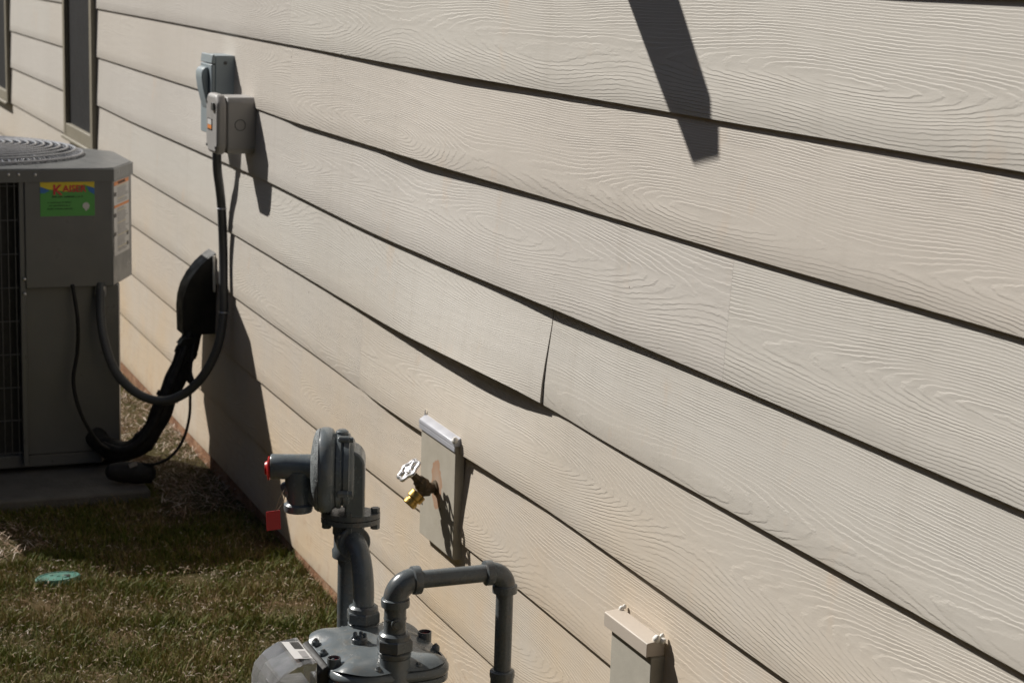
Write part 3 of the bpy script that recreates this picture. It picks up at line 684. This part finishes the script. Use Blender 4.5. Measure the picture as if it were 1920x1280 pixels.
tag(m.build('power_cable'), 'black cable drooping down the front of the air conditioner', 'cable')
vb = thing('service_valve_bag', 'black wrapped pipe end with a pale tag lying beside the condenser pad', 'pipe end', (-5.05, 0.27, 0.05))
m = MB(); m.lathe([(0.010, -0.07), (0.028, -0.06), (0.032, -0.02), (0.030, 0.03), (0.022, 0.06), (0.008, 0.07)], P(-5.10, 0.275, 0.068), (-0.25, -1, 0.05), 'insulation_foam', 12); m.build('wrap', vb)
m = MB(); m.box((-5.072, 0.262, 0.092), (-5.070, 0.285, 0.104), 'label_grey', Matrix.Rotation(R(18), 3, 'X')); m.build('tag', vb)

# ------------------------------------------------------------ spigot
sb = thing('spigot_board', 'tall beige mounting board with white metal cap, behind the garden tap', 'mounting board', (-3.31, 0, 0.37))
m = MB()
bx0, bx1 = -3.424, -3.230
m.prism([(-0.008, 0.366), (0.0115, 0.366), (0.0115, 0.592), (-0.008, 0.592)], bx0, bx1, 'oz', 'spigot_board_paint'); m.build('board', sb, bevel=0.0015)
m = MB(); m.prism([(-0.004, 0.5925), (0.0155, 0.5925), (0.0165, 0.596), (0.015, 0.601), (0.003, 0.609), (-0.004, 0.610)], bx0 - 0.004, bx1 + 0.004, 'oz', 'white_metal')
m.box((bx0 - 0.004, 0.0128, 0.582), (bx1 + 0.004, 0.0152, 0.5924), 'white_metal')
m.build('cap_flashing', sb, bevel=0.001)
m = MB(); m.lathe([(0.001, -0.006), (0.006, -0.002), (0.007, 0.004), (0.002, 0.010)], P(bx1 - 0.002, 0.012, 0.602), (0.3, -0.2, 1), 'caulk', 10); m.build('caulk_blob', sb); m = MB(); m.lathe([(0.001, -0.012), (0.0025, 0.0), (0.001, 0.014)], P(bx0 - 0.004, 0.003, 0.606), (0.1, 0, 1), 'caulk', 8); m.build('caulk_blob', sb)
for (x, z) in ((-3.285, 0.448), (-3.39, 0.43), (-3.24, 0.585)):
    m = MB(); m.lathe([(0.0025, 0), (0.0025, 0.0005)], P(x - 0.02, 0.0117, z), (0, -1, 0), 'label_black', 8); m.build('nail_hole', sb)
sg = thing('garden_tap', 'brass garden tap with a silver handwheel, on the beige board with a rust stain', 'tap', (-3.315, 0.019, 0.49))
m = MB()
B0 = P(-3.332, 0.0118, 0.484)
m.lathe([(0.015, 0.0), (0.015, 0.003), (0.0110, 0.005), (0.0110, 0.022)], B0, (0.0, -1, 0.0), 'dark_brass', 20)
m.lathe([(0.0150, 0.014), (0.0160, 0.017), (0.0160, 0.026), (0.0140, 0.030)], B0, (0.0, -1, 0.0), 'dark_brass', 6)
m.lathe([(0.0135, 0.020), (0.0160, 0.028), (0.0130, 0.039), (0.006, 0.043)], B0, (0.0, -1, 0.25), 'dark_brass', 20)
bon = B0 + Vector((0, -0.026, 0.006)); bax = Vector((0.0, -0.74, 0.80)).normalized()
m.lathe([(0.0125, -0.006), (0.0140, 0.006), (0.0140, 0.015), (0.0095, 0.019), (0.0080, 0.034), (0.004, 0.040), (0.003, 0.046)], bon, bax, 'dark_brass', 6)
m.build('body', sg, ang=30)
wc = bon + bax * 0.046; a, wx, wy = frame(bax)
m = MB(); N = 48
m.tube([wc + (wx * math.cos(t) + wy * math.sin(t)) * (0.0240 + 0.0024 * math.cos(6 * t)) for t in np.linspace(0, 2 * PI, N + 1)[:-1]], 0.0038, 'bright_aluminium', 8, closed=True)
m.lathe([(0.008, -0.004), (0.009, 0.0), (0.008, 0.004)], wc, bax, 'bright_aluminium', 12)
for k in range(6):
    t = 2 * PI * k / 6; d = wx * math.cos(t) + wy * math.sin(t)
    m.tube([wc + d * 0.006, wc + d * 0.0235], 0.0032, 'bright_aluminium', 6)
m.build('handwheel', sg)
m = MB(); o0 = B0 + Vector((0, -0.028, -0.002)); oax = Vector((0.0, -0.70, -0.72)).normalized()
m.lathe([(0.0105, 0.0), (0.0115, 0.008), (0.0110, 0.013)], o0, oax, 'dark_brass', 16); m.build('spout', sg)
m = MB(); m.lathe([(0.0155, 0.010), (0.0168, 0.012), (0.0168, 0.024), (0.0155, 0.026), (0.0122, 0.0265), (0.0122, 0.030), (0.0140, 0.031), (0.0140, 0.039), (0.0115, 0.041), (0.009, 0.037)], o0, oax, 'brass', 24)
m.build('vacuum_breaker', sg, ang=25)

lbd = thing('lower_trim_board', 'plain pale board with beige cap flashing and white caulk, at the bottom edge', 'mounting board', (-2.43, 0, 0.2))
bx0, bx1 = -2.500, -2.362
m = MB(); m.prism([(-0.004, 0.20), (0.021, 0.20), (0.021, 0.484), (-0.004, 0.484)], bx0, bx1, 'oz', 'trim_board_pale'); m.build('board', lbd, bevel=0.0015)
m = MB(); m.prism([(0.0, 0.511), (0.003, 0.5115), (0.0285, 0.5085), (0.030, 0.507), (0.030, 0.486), (0.0285, 0.486), (0.028, 0.5055), (0.0, 0.509)], bx0 - 0.010, bx1 + 0.002, 'oz', 'cap_flashing')
m.box((bx1 + 0.0005, 0.0, 0.487), (bx1 + 0.0018, 0.0290, 0.508), 'cap_flashing')
m.build('cap_flashing', lbd, bevel=0.0008)
m = MB()
for c, rds, ax_ in ((P(bx1 - 0.002, 0.012, 0.5125), 0.0065, (0.4, 0.2, 1)), (P(bx1 + 0.002, 0.004, 0.5105), 0.0055, (1, 0.5, 0.6)), (P(bx1 - 0.002, 0.003, 0.516), 0.0042, (0, 0.3, 1)), (P(bx0 - 0.003, 0.004, 0.513), 0.0045, (0.2, 0.5, 1)), (P(bx0 + 0.000, 0.000, 0.517), 0.0034, (0.2, 0, 1))):
    m.lathe([(rds * 0.15, -rds * 1.2), (rds * 0.8, -rds * 0.7), (rds, 0), (rds * 0.75, rds * 0.7), (rds * 0.15, rds * 1.2)], c, ax_, 'caulk', 12)
m.build('caulk_blob', lbd)

# ------------------------------------------------------------ gas meter set
GO = 0.379                                       # distance of the meter line from the wall
XI, XO, XR_ = -2.652, -2.500, -2.735               # inlet, outlet, riser
gm = thing('gas_meter', 'dark grey gas meter with glossy lid at the bottom of the picture', 'gas meter', (-2.575, GO, 0.14))
XC = -2.582
def outline(t, a, b, e):
    c, s = math.cos(t), math.sin(t)
    r = (abs(c / a) ** e + abs(s / b) ** e) ** (-1 / e); return r * c, r * s
m = MB(); N = 96; prof = []
NR = 26; vs_ = []
bz = 0.455
BOSS = [(XI - XC, 0.0), (XO - XC, 0.0)]
CORN = [(0.082, 0.068), (-0.082, 0.068), (0.082, -0.068), (-0.082, -0.068)]
for j in range(NR + 1):
    f = j / NR
    for i in range(N):
        t = 2 * PI * i / N
        ax_, ao = outline(t, 0.106, 0.092, 4.2)
        k = 1 - 0.025 * math.exp(-((math.sin(2 * t)) ** 2) / 0.02) * (1 if abs(math.cos(t)) < 0.7 else 0.6)
        ff = f * (1 + (k - 1) * f ** 3)
        x, o = ax_ * ff, ao * ff
        h = 0.017 * (1 - f ** 3.2) + 0.003
        for bx_, bo in BOSS: h += 0.007 * math.exp(-((x - bx_) ** 2 + (o - bo) ** 2) / 0.0011)
        h -= 0.004 * math.exp(-(x ** 2) / 0.0004) * (1 - f ** 2)
        for cx_, co_ in CORN: h += 0.007 * math.exp(-((x - cx_) ** 2 + (o - co_) ** 2) / 0.0007)
        h -= 0.005 * math.exp(-((abs(x) - 0.045) ** 2) / 0.0004) * math.exp(-((abs(o) - 0.082) ** 2) / 0.0004)
        vs_.append(P(XC + x, GO + o, bz + h))
fs_ = [(j * N + i, j * N + (i + 1) % N, (j + 1) * N + (i + 1) % N, (j + 1) * N + i) for j in range(NR) for i in range(N)]
m.add(vs_, fs_, 'meter_paint')
def ringband(m, prof, mat, a0=0.106, b0=0.092, e=4.2):
    vs = []
    for d, z in prof:
        for i in range(N):
            t = 2 * PI * i / N; x, o = outline(t, a0 + d, b0 + d, e); vs.append(P(XC + x, GO + o, z))
    fs = [(j * N + i, j * N + (i + 1) % N, (j + 1) * N + (i + 1) % N, (j + 1) * N + i) for j in range(len(prof) - 1) for i in range(N)]
    m.add(vs, fs, mat)
ringband(m, [(-0.004, bz + 0.004), (0.0, bz + 0.002), (0.003, bz - 0.003), (0.003, bz - 0.008), (0.001, bz - 0.011), (-0.012, bz - 0.012)], 'meter_paint')
m.build('lid', gm, ang=45)
m = MB(); ringband(m, [(-0.012, bz - 0.0125), (0.0, bz - 0.0128), (0.002, bz - 0.015), (0.002, bz - 0.021), (-0.002, bz - 0.024), (-0.014, bz - 0.028), (-0.016, bz - 0.06), (-0.014, 0.20), (-0.02, 0.16), (-0.06, 0.14), (-0.08, 0.14)], 'meter_paint'); m.build('body', gm, ang=40)
for i, (bx_, bo) in enumerate([(0.098, 0.030), (-0.09, 0.03), (0.098, -0.035), (-0.09, -0.04), (0.0, 0.088), (0.03, -0.088), (0.045, 0.086), (-0.05, 0.086)]):
    m = MB(); m.lathe([(0.0062, -0.004), (0.0062, 0.002), (0.0045, 0.004), (0.0045, 0.0015)], P(XC + bx_ * 0.96, GO + bo * 0.97, bz + 0.008), (0, 0, 1), 'meter_paint', 12)
    m.lathe([(0.0032, 0.002), (0.0032, 0.0055), (0.002, 0.007)], P(XC + bx_ * 0.96, GO + bo * 0.97, bz + 0.008), (0, 0, 1), 'pipe_paint', 6); m.build('lid_screw', gm)
for (xx, oo) in ((-2.535, 0.462), (-2.60, 0.295)):
    m = MB(); m.lathe([(0.0105, 0), (0.0105, 0.030), (0.0092, 0.030), (0.0092, 0.024)], P(xx, oo, bz - 0.012), (0, 0, 1), 'pipe_paint', 20, caps=False); m.build('seal_cup', gm)
    m = MB(); m.lathe([(0.0088, 0), (0.0088, 0.001)], P(xx, oo, bz + 0.0120), (0, 0, 1), 'red_tag', 20); m.build('seal_plug', gm)
m = MB(); pc = P(-2.640, 0.400, bz + 0.030)
pc = P(-2.590, 0.405, bz + 0.017)
m.lathe([(0.013, -0.006), (0.0125, 0.006), (0.010, 0.008)], pc, (0, 0, 1), 'pipe_paint', 16)
for k in range(5):
    t = 2 * PI * k / 5; m.lathe([(0.003, 0.006), (0.0035, 0.012), (0.002, 0.014)], pc + Vector((math.cos(t) * 0.008, math.sin(t) * 0.008, 0)), (0, 0, 1), 'pipe_paint', 8)
m.build('test_plug', gm)
# bosses under the unions
for xx in (XI, XO):
    m = MB(); m.lathe([(0.030, -0.01), (0.0265, 0.004), (0.0245, 0.014), (0.0245, 0.024)], P(xx, GO, 0.4545), (0, 0, 1), 'meter_paint', 32); m.build('boss', gm)
# index (reader) with a clear cover
ix = MB(); ix.prism([(0.462, 0.31), (0.470, 0.31), (0.488, 0.33), (0.488, 0.452), (0.476, 0.462), (0.470, 0.462)], XC - 0.062, XC + 0.052, 'oz', 'black_plastic'); ib = ix.build('index_base', gm, bevel=0.003)
def shell(poly, x0, x1, th, mat, name, parent):
    c = (sum(p[0] for p in poly) / len(poly), sum(p[1] for p in poly) / len(poly))
    m = MB(); m.prism(poly, x0, x1, 'oz', mat)
    o = m.build(name, parent, bevel=0.0025, bseg=3, ang=30); return o
cov = [(0.4885, 0.315), (0.556, 0.325), (0.562, 0.36), (0.561, 0.420), (0.557, 0.438), (0.540, 0.456), (0.520, 0.467), (0.4885, 0.471)]
cvr = shell(cov, XC - 0.060, XC + 0.050, 0.002, 'clear_plastic', 'index_cover', gm)
m = MB(); m.box((XC - 0.045, 0.495, 0.335), (XC + 0.035, 0.535, 0.432), 'index_inside'); m.box((XC + 0.0365, 0.500, 0.34), (XC + 0.040, 0.512, 0.425), 'red_plastic'); m.box((XC + 0.0365, 0.515, 0.34), (XC + 0.041, 0.520, 0.428), 'label_white')
m.lathe([(0.017, 0), (0.017, 0.003)], P(XC - 0.005, 0.536, 0.40), (0, -1, 0), 'label_white', 20); m.build('index_dials', cvr, bevel=0.001)
m = MB(); m.box((XC - 0.040, 0.4915, 0.4712), (XC + 0.034, 0.519, 0.4719), 'label_white', Matrix.Rotation(R(-5), 3, 'X')); 
for k in range(7): m.box((XC - 0.036 + k * 0.0045, 0.4935, 0.4721), (XC - 0.034 + k * 0.0045, 0.508, 0.4724), 'label_black', Matrix.Rotation(R(-5), 3, 'X'))
m.box((XC + 0.004, 0.495, 0.4721), (XC + 0.030, 0.506, 0.4724), 'label_grey', Matrix.Rotation(R(-5), 3, 'X')); m.box((XC + 0.004, 0.509, 0.4716), (XC + 0.030, 0.516, 0.4722), 'label_orange', Matrix.Rotation(R(-5), 3, 'X'))
m.build('index_sticker', cvr, smooth=False)

def union(m, x, o, z0, r=0.0275, h=0.036, mat='pipe_paint'):
    c = P(x, o, z0)
    m.lathe([(r * 0.88, 0.0), (r * 0.92, 0.003), (r * 0.92, 0.008), (r * 0.8, 0.010)], c, (0, 0, 1), mat, 32)
    m.lathe([(r * 0.97, 0.010), (r * 1.04, 0.012), (r * 1.04, h - 0.010), (r * 0.97, h - 0.008)], c, (0, 0, 1), mat, 6, phase=0.35)
    m.lathe([(r * 0.88, h - 0.008), (r * 0.86, h - 0.002), (r * 0.72, h + 0.001)], c, (0, 0, 1), mat, 32)
def elbow_pts(p0, c, p1, n=10):
    p0, c, p1 = Vector(p0), Vector(c), Vector(p1); out = []
    for i in range(n + 1):
        t = i / n * PI / 2; out.append(c + (p0 - c) * (1 - math.sin(t)) + (p1 - c) * (1 - math.cos(t)))
    return out

# outlet piping
op = thing('outlet_pipe', 'dark grey steel pipe bridging from the gas meter outlet towards the siding, with two elbows', 'gas pipe', (XO, GO, 0.48))
ZH = 0.594; OW = 0.204
m = MB(); union(m, XO, GO, 0.479, 0.0275, 0.037); m.build('union_nut', op, ang=25)
m = MB(); m.tube([P(XO, GO, 0.508), P(XO, GO, ZH - 0.035)], 0.0166, 'pipe_paint', 28)
m.lathe([(0.0168, 0), (0.0174, 0.002), (0.0168, 0.004)], P(XO, GO, 0.536), (0, 0, 1), 'pipe_paint', 24)
m.build('nipple', op)
m = MB(); m.lathe([(0.0092, 0), (0.0092, 0.004), (0.0060, 0.0045), (0.0060, 0.0062)], P(XO + 0.0148, GO + 0.002, 0.534), (1, -0.1, 0), 'pipe_paint', 14); m.build('test_screw', op)
def elbow(m, ctr, d1, d2, L, r, rc, mat='pipe_paint'):
    ctr, d1, d2 = Vector(ctr), Vector(d1), Vector(d2); k = 0.75 * L
    pts = [ctr + d1 * L] + elbow_pts(ctr + d1 * k, ctr, ctr + d2 * k) + [ctr + d2 * L]
    m.tube(pts, r, mat, 28)
    for d in (d1, d2): m.lathe([(r, -0.013), (rc, -0.011), (rc * 1.02, -0.006), (rc, 0.0), (r * 0.9, 0.0015)], ctr + d * L, d, mat, 32)
m = MB(); elbow(m, P(XO, GO, ZH), (0, 0, -1), (0, 1, 0), 0.037, 0.0185, 0.0212); m.build('elbow', op, ang=45)
m = MB(); m.tube([P(XO, GO - 0.03, ZH), P(XO, OW + 0.025, ZH)], 0.0134, 'pipe_paint', 24); m.build('cross_pipe', op)
m = MB(); elbow(m, P(XO, OW, ZH), (0, -1, 0), (0, 0, -1), 0.033, 0.0162, 0.0190); m.build('elbow', op, ang=45)
m = MB(); m.tube([P(XO, OW, ZH - 0.025), P(XO, OW, 0.425)], 0.0134, 'pipe_paint', 24); m.build('drop_pipe', op)
m = MB(); m.lathe([(0.016, 0.012), (0.019, 0.010), (0.0195, 0.003), (0.019, 0.0)], P(XO, OW, 0.425), (0, 0, 1), 'pipe_paint', 28)
m.lathe([(0.018, 0.0), (0.018, -0.035), (0.019, -0.036), (0.019, -0.048)], P(XO, OW, 0.425), (0, 0, 1), 'pipe_paint', 28)
m.tube([P(XO, OW, 0.40), P(XO, OW, -0.02)], 0.0134, 'pipe_paint', 20); m.build('lower_fitting', op)

# inlet: riser, tee, bent pipe
ip = thing('inlet_pipe', 'dark grey gas riser with a bent pipe curving down into the meter inlet', 'gas pipe', (XR_, GO, 0.0))
ZTee = 0.592
m = MB(); m.tube([P(XR_, GO, -0.02), P(XR_, GO, ZTee - 0.02)], 0.0166, 'pipe_paint', 28); m.build('riser', ip)
m = MB(); m.lathe([(0.0215, -0.033), (0.0255, -0.031), (0.0262, -0.020), (0.0235, -0.016), (0.0235, 0.016), (0.0255, 0.018), (0.0255, 0.024)], P(XR_, GO, ZTee), (0, 0, 1), 'pipe_paint', 32)
m.lathe([(0.0225, 0.0), (0.0225, 0.018), (0.0262, 0.020), (0.0268, 0.031), (0.0250, 0.033), (0.0185, 0.032)], P(XR_, GO, ZTee), (1, 0, 0), 'pipe_paint', 36); m.build('tee', ip, ang=40)
ctr = P(XI, GO, ZTee)
m = MB(); kk = 0.052
m.tube([P(XR_ + 0.025, GO, ZTee)] + elbow_pts(P(XI - kk, GO, ZTee + 0.002), P(XI, GO, ZTee + 0.002), P(XI, GO, ZTee - kk - 0.02), 16) + [P(XI, GO, 0.488)], 0.0166, 'meter_paint', 28); m.build('bend', ip, ang=50)
m = MB(); union(m, XI, GO, 0.471, 0.0265, 0.036); m.build('union_nut', ip, ang=25)

# regulator
rg = thing('gas_regulator', 'grey round diaphragm gas regulator with a red end cap, standing on the riser pipe', 'gas regulator', (XR_, GO, 0.60))
zc = 0.703; OUT = (0, -1, 0)
m = MB()   # bottom flange, two plates
for z0, z1 in ((0.6175, 0.6255), (0.627, 0.635)):
    pl = []
    for i in range(48):
        t = 2 * PI * i / 48; x, o = outline(t, 0.033, 0.047, 1.7); pl.append((XR_ + x, GO + o - 0.003))
    m.prism(pl, z0, z1, 'xo', 'pipe_paint')
m.lathe([(0.0255, 0.0), (0.025, 0.02)], P(XR_, GO, 0.60), (0, 0, 1), 'pipe_paint', 28); m.build('flange', rg, ang=35)
for oo, xx in ((0.036, 0.0), (-0.041, 0.0), (0.0, 0.028), (0.0, -0.028)):
    m = MB(); m.lathe([(0.0072, 0), (0.0072, 0.007)], P(XR_ + xx, GO + oo - 0.001, 0.6355), (0, 0, 1), 'pipe_paint', 6); m.lathe([(0.0075, 0), (0.0075, 0.009)], P(XR_ + xx, GO + oo - 0.001, 0.608), (0, 0, 1), 'pipe_paint', 6); m.build('bolt', rg)
m = MB()   # wall side bowl with neck down to the flange
a = P(XR_, GO + 0.006, zc)
m.lathe([(0.054, 0.0), (0.054, 0.008), (0.050, 0.013), (0.044, 0.015)], a, (0, 1, 0), 'meter_paint', 48)
pz = [(GO + 0.006, 0.634), (GO - 0.025, 0.634)] + [(GO - 0.025 + 0.022 * (1 - math.cos(t)), 0.716 + 0.026 * math.sin(t)) for t in np.linspace(0, PI / 2, 8)] + [(GO + 0.006, 0.744)]
m.prism(pz, XR_ - 0.033, XR_ + 0.033, 'oz', 'meter_paint')
m.build('bowl', rg, bevel=0.014, bseg=4, ang=50)
m = MB()   # diaphragm casing rims
m.lathe([(0.054, -0.006), (0.0590, -0.004), (0.0590, 0.004), (0.0560, 0.0055), (0.0560, 0.0075), (0.0605, 0.009), (0.0605, 0.0155), (0.058, 0.017), (0.060, 0.019), (0.0655, 0.023), (0.0680, 0.029), (0.0680, 0.038), (0.0655, 0.043)], P(XR_, GO + 0.004, zc), OUT, 'meter_paint', 56)
m.build('casing', rg, ang=30)
m = MB(); m.lathe([(0.0665, 0.0), (0.062, 0.006), (0.050, 0.010), (0.030, 0.013), (0.0, 0.014)], P(XR_, GO + 0.0475, zc), OUT, 'meter_paint_rough', 56); m.build('face_plate', rg, ang=50)
for k in range(4):
    t = 2 * PI * (k + 0.75) / 4; c = P(XR_ + 0.0600 * math.cos(t), GO - 0.002, zc + 0.0600 * math.sin(t))
    m = MB(); m.lathe([(0.0045, -0.004), (0.0045, 0.002), (0.0060, 0.003), (0.0060, 0.018), (0.004, 0.020)], c, OUT, 'meter_paint', 10); m.build('casing_bolt', rg)
m = MB()   # spring tube pointing out, and vent port hanging from it
zt_ = 0.7075
m.lathe([(0.0235, 0.0), (0.0205, 0.010), (0.0200, 0.050), (0.0200, 0.072), (0.0188, 0.074)], P(XR_, GO + 0.050, zt_), OUT, 'meter_paint', 36); m.build('spring_tube', rg)
m = MB()
m.lathe([(0.0215, 0.0), (0.0215, -0.028), (0.0195, -0.036), (0.0185, -0.052), (0.0228, -0.055), (0.0232, -0.061), (0.0222, -0.066), (0.016, -0.067)], P(XR_, GO + 0.080, zt_ - 0.006), (0, 0, 1), 'meter_paint', 36)
m.lathe([(0.012, -0.02), (0.013, 0.012), (0.010, 0.016)], P(XR_, GO + 0.090, zt_ - 0.034), (0, -0.5, -0.2), 'meter_paint', 20)
m.build('vent_port', rg, ang=40)
m = MB(); m.prism([(GO + 0.044, zt_ + 0.008), (GO + 0.094, zt_ - 0.012), (GO + 0.072, zt_ - 0.055), (GO + 0.050, zt_ - 0.066), (GO + 0.02, zt_ - 0.066)], XR_ - 0.011, XR_ + 0.011, 'oz', 'meter_paint'); m.build('web', rg, bevel=0.004)
m = MB(); m.lathe([(0.0180, 0), (0.0195, 0.001), (0.0195, 0.0035), (0.012, 0.005), (0.010, 0.0085), (0.004, 0.009)], P(XR_, GO + 0.1245, zt_ - 0.003), OUT, 'red_plastic', 12); m.build('end_cap', rg, ang=30)['label'] = 'red plastic end cap'
m = MB(); m.lathe([(0.010, 0), (0.010, 0.008), (0.006, 0.011)], P(XR_, GO + 0.012, zc + 0.0555), (0, 0, 1), 'meter_paint', 12)
m.build('top_lug', rg)
rg.rotation_euler = (0, 0, R(-19))
tg = thing('warning_tag', 'small dark red tag hanging on a wire from the regulator', 'tag', (XR_, GO + 0.128, 0.64))
m = MB(); m.box((XR_ + 0.004, GO + 0.113, 0.617), (XR_ + 0.0052, GO + 0.1355, 0.648), 'red_tag', Matrix.Rotation(R(3), 3, 'X')); m.build('tag_plate', tg)
m = MB(); m.tube(smoothpath([P(XR_ + 0.005, GO + 0.122, 0.647), P(XR_ + 0.006, GO + 0.116, 0.665), P(XR_ + 0.004, GO + 0.108, 0.679), P(XR_, GO + 0.104, 0.682)]), 0.0006, 'wire', 5)
m.tube(smoothpath([P(XR_ + 0.005, GO + 0.119, 0.647), P(XR_ + 0.008, GO + 0.110, 0.662), P(XR_ + 0.004, GO + 0.105, 0.677)]), 0.0006, 'wire', 5); m.build('tag_wire', tg)

# green valve lid in the lawn
vl = thing('valve_lid', 'small green plastic sprinkler lid sunk in the lawn', 'lid', (-4.40, 0.585, 0.0))
m = MB(); m.lathe([(0.055, -0.01), (0.055, 0.012), (0.052, 0.0155), (0.0, 0.0175)], P(-4.40, 0.585, 0.0), (0.02, -0.02, 1), 'valve_cover', 32, sx=1.0, sy=0.62); m.lathe([(0.050, 0.0150), (0.050, 0.0172), (0.046, 0.0172), (0.046, 0.0150)], P(-4.40, 0.585, 0.0), (0.02, -0.02, 1), 'valve_cover', 32, sy=0.62, caps=False)
for q_ in (-0.5, 0.0, 0.5): m.lathe([(0.004, 0.016), (0.004, 0.0185), (0.002, 0.019)], P(-4.40 + 0.02 * q_, 0.585 - 0.03 * q_, 0.0), (0.02, -0.02, 1), 'valve_cover', 8)
m.build('lid', vl)
m = MB(); m.lathe([(0.008, 0), (0.008, 0.0012)], P(-4.395, 0.565, 0.0172), (0.02, -0.02, 1), 'label_black', 12); m.build('finger_hole', vl)

# ------------------------------------------------------------ grass and straw
def hashn(X, O, s):      # smooth pseudo noise for patchiness
    return 0.5 + 0.25 * (np.sin(X * s * 1.3 + 1.7) * np.sin(O * s * 1.9 + 0.4) + np.sin(X * s * 2.9 + O * s * 1.1 + 2.0) + 0.6 * np.sin(O * s * 3.7 - X * s * 0.7)) 
def strands(name, n, xr, orr, hmin, hmax, wid, mat, lean, keep, label, cat, droop=0.5, flat=False, zbase=0.0):
    X = rng.uniform(*xr, n); O = rng.uniform(*orr, n); k = keep(X, O); X, O = X[k], O[k]; n = len(X)
    th = rng.uniform(0, 2 * PI, n); h = rng.uniform(hmin, hmax, n) * (1 if flat else (0.65 + 0.75 * np.clip(hashn(X + 0.3, O, 17), 0, 1.2))) * (1 if flat else 1 + 0.9 * (rng.uniform(0, 1, n) > 0.985)); tint = rng.uniform(0, 1, n)
    ln = rng.uniform(0.1, lean, n); ph = rng.uniform(0, 2 * PI, n)
    bx_, by_ = X, -O; wx_, wy_ = np.cos(th) * wid, np.sin(th) * wid
    dx, dy = np.cos(ph) * ln * h, np.sin(ph) * ln * h
    V = np.zeros((n, 5, 3), dtype=np.float32)
    z0 = gz(X, O) + (np.full(n, zbase) if not flat else zbase + rng.uniform(0.0, 0.022, n))
    rise = h * (1 if not flat else 0.12)
    V[:, 0] = np.stack([bx_ - wx_, by_ - wy_, z0], 1); V[:, 1] = np.stack([bx_ + wx_, by_ + wy_, z0], 1)
    m1 = 0.35 if not flat else 0.5
    V[:, 2] = np.stack([bx_ + wx_ * .8 + dx * m1, by_ + wy_ * .8 + dy * m1, z0 + rise * (.62 if not flat else 1)], 1)
    V[:, 3] = np.stack([bx_ - wx_ * .8 + dx * m1, by_ - wy_ * .8 + dy * m1, z0 + rise * (.62 if not flat else 1)], 1)
    V[:, 4] = np.stack([bx_ + dx, by_ + dy, z0 + (rise if not flat else rng.uniform(-.3, 1, n) * rise)], 1)
    me = bpy.data.meshes.new(name); me.vertices.add(n * 5); me.vertices.foreach_set('co', V.ravel())
    idx = np.arange(n) * 5
    L = np.stack([idx, idx + 1, idx + 2, idx + 3, idx + 3, idx + 2, idx + 4], 1).ravel()
    me.loops.add(n * 7); me.loops.foreach_set('vertex_index', L.astype(np.int32))
    ls = np.stack([np.arange(n) * 7, np.arange(n) * 7 + 4], 1).ravel(); me.polygons.add(n * 2); me.polygons.foreach_set('loop_start', ls.astype(np.int32))
    at = me.attributes.new('tint', 'FLOAT', 'POINT'); at.data.foreach_set('value', np.repeat(tint, 5).astype(np.float32))
    me.update(calc_edges=True); me.validate(); me.materials.append(MATS[mat])
    o = bpy.data.objects.new(name, me); C.objects.link(o); o['kind'] = 'stuff'; o['label'] = label; o['category'] = cat; return o
def off_pad(X, O):
    pad = (X > -6.18) & (X < -5.035) & (O > 0.235) & (O < 1.32)
    lid = ((X + 4.40) / 0.044) ** 2 + ((O - 0.585) / 0.034) ** 2 < 1
    return ~pad & ~lid
def straw_zone(X, O):
    a = (X > -6.3) & (X < -4.82) & (O < 0.25 + 0.05 * np.sin(X * 9)) 
    b = ((X + 4.74) / 0.16) ** 2 + ((O - 0.70) / 0.13) ** 2 < 1
    return a | b
def kg(X, O):
    k = off_pad(X, O) & ((hashn(X, O, 9) + rng.uniform(-.25, .4, len(X))) > 0.33)
    s = straw_zone(X, O) & (rng.uniform(0, 1, len(X)) < 0.93)
    return k & ~s
strands('grass', 170000, (-5.3, -2.6), (0.004, 1.5), 0.007, 0.022, 0.0010, 'grass_blades', 1.3, kg, 'short patchy green and brown lawn grass beside the house', 'grass')
strands('far_grass', 60000, (-9.5, -5.0), (0.004, 3.0), 0.008, 0.026, 0.0018, 'grass_blades', 1.2, kg, 'lawn grass behind the air conditioner', 'grass')
strands('near_grass', 50000, (-2.6, 1.0), (0.004, 2.6), 0.008, 0.022, 0.0016, 'grass_blades', 1.2, kg, 'lawn grass under the gas meter', 'grass')
strands('dry_thatch', 26000, (-5.3, -2.6), (0.004, 1.5), 0.010, 0.028, 0.0008, 'straw_strands', 1.0, lambda X, O: off_pad(X, O) & (hashn(X, O, 9) + rng.uniform(-.3, .3, len(X)) < 0.55), 'dry brown thatch lying in the lawn', 'thatch', flat=True, zbase=0.002)
strands('straw_mulch', 9000, (-6.3, -4.5), (0.004, 0.95), 0.03, 0.10, 0.0014, 'straw_strands', 1.0, lambda X, O: straw_zone(X, O) & off_pad(X, O), 'pale straw mulch scattered between the air conditioner and the wall', 'straw', flat=True, zbase=0.002)
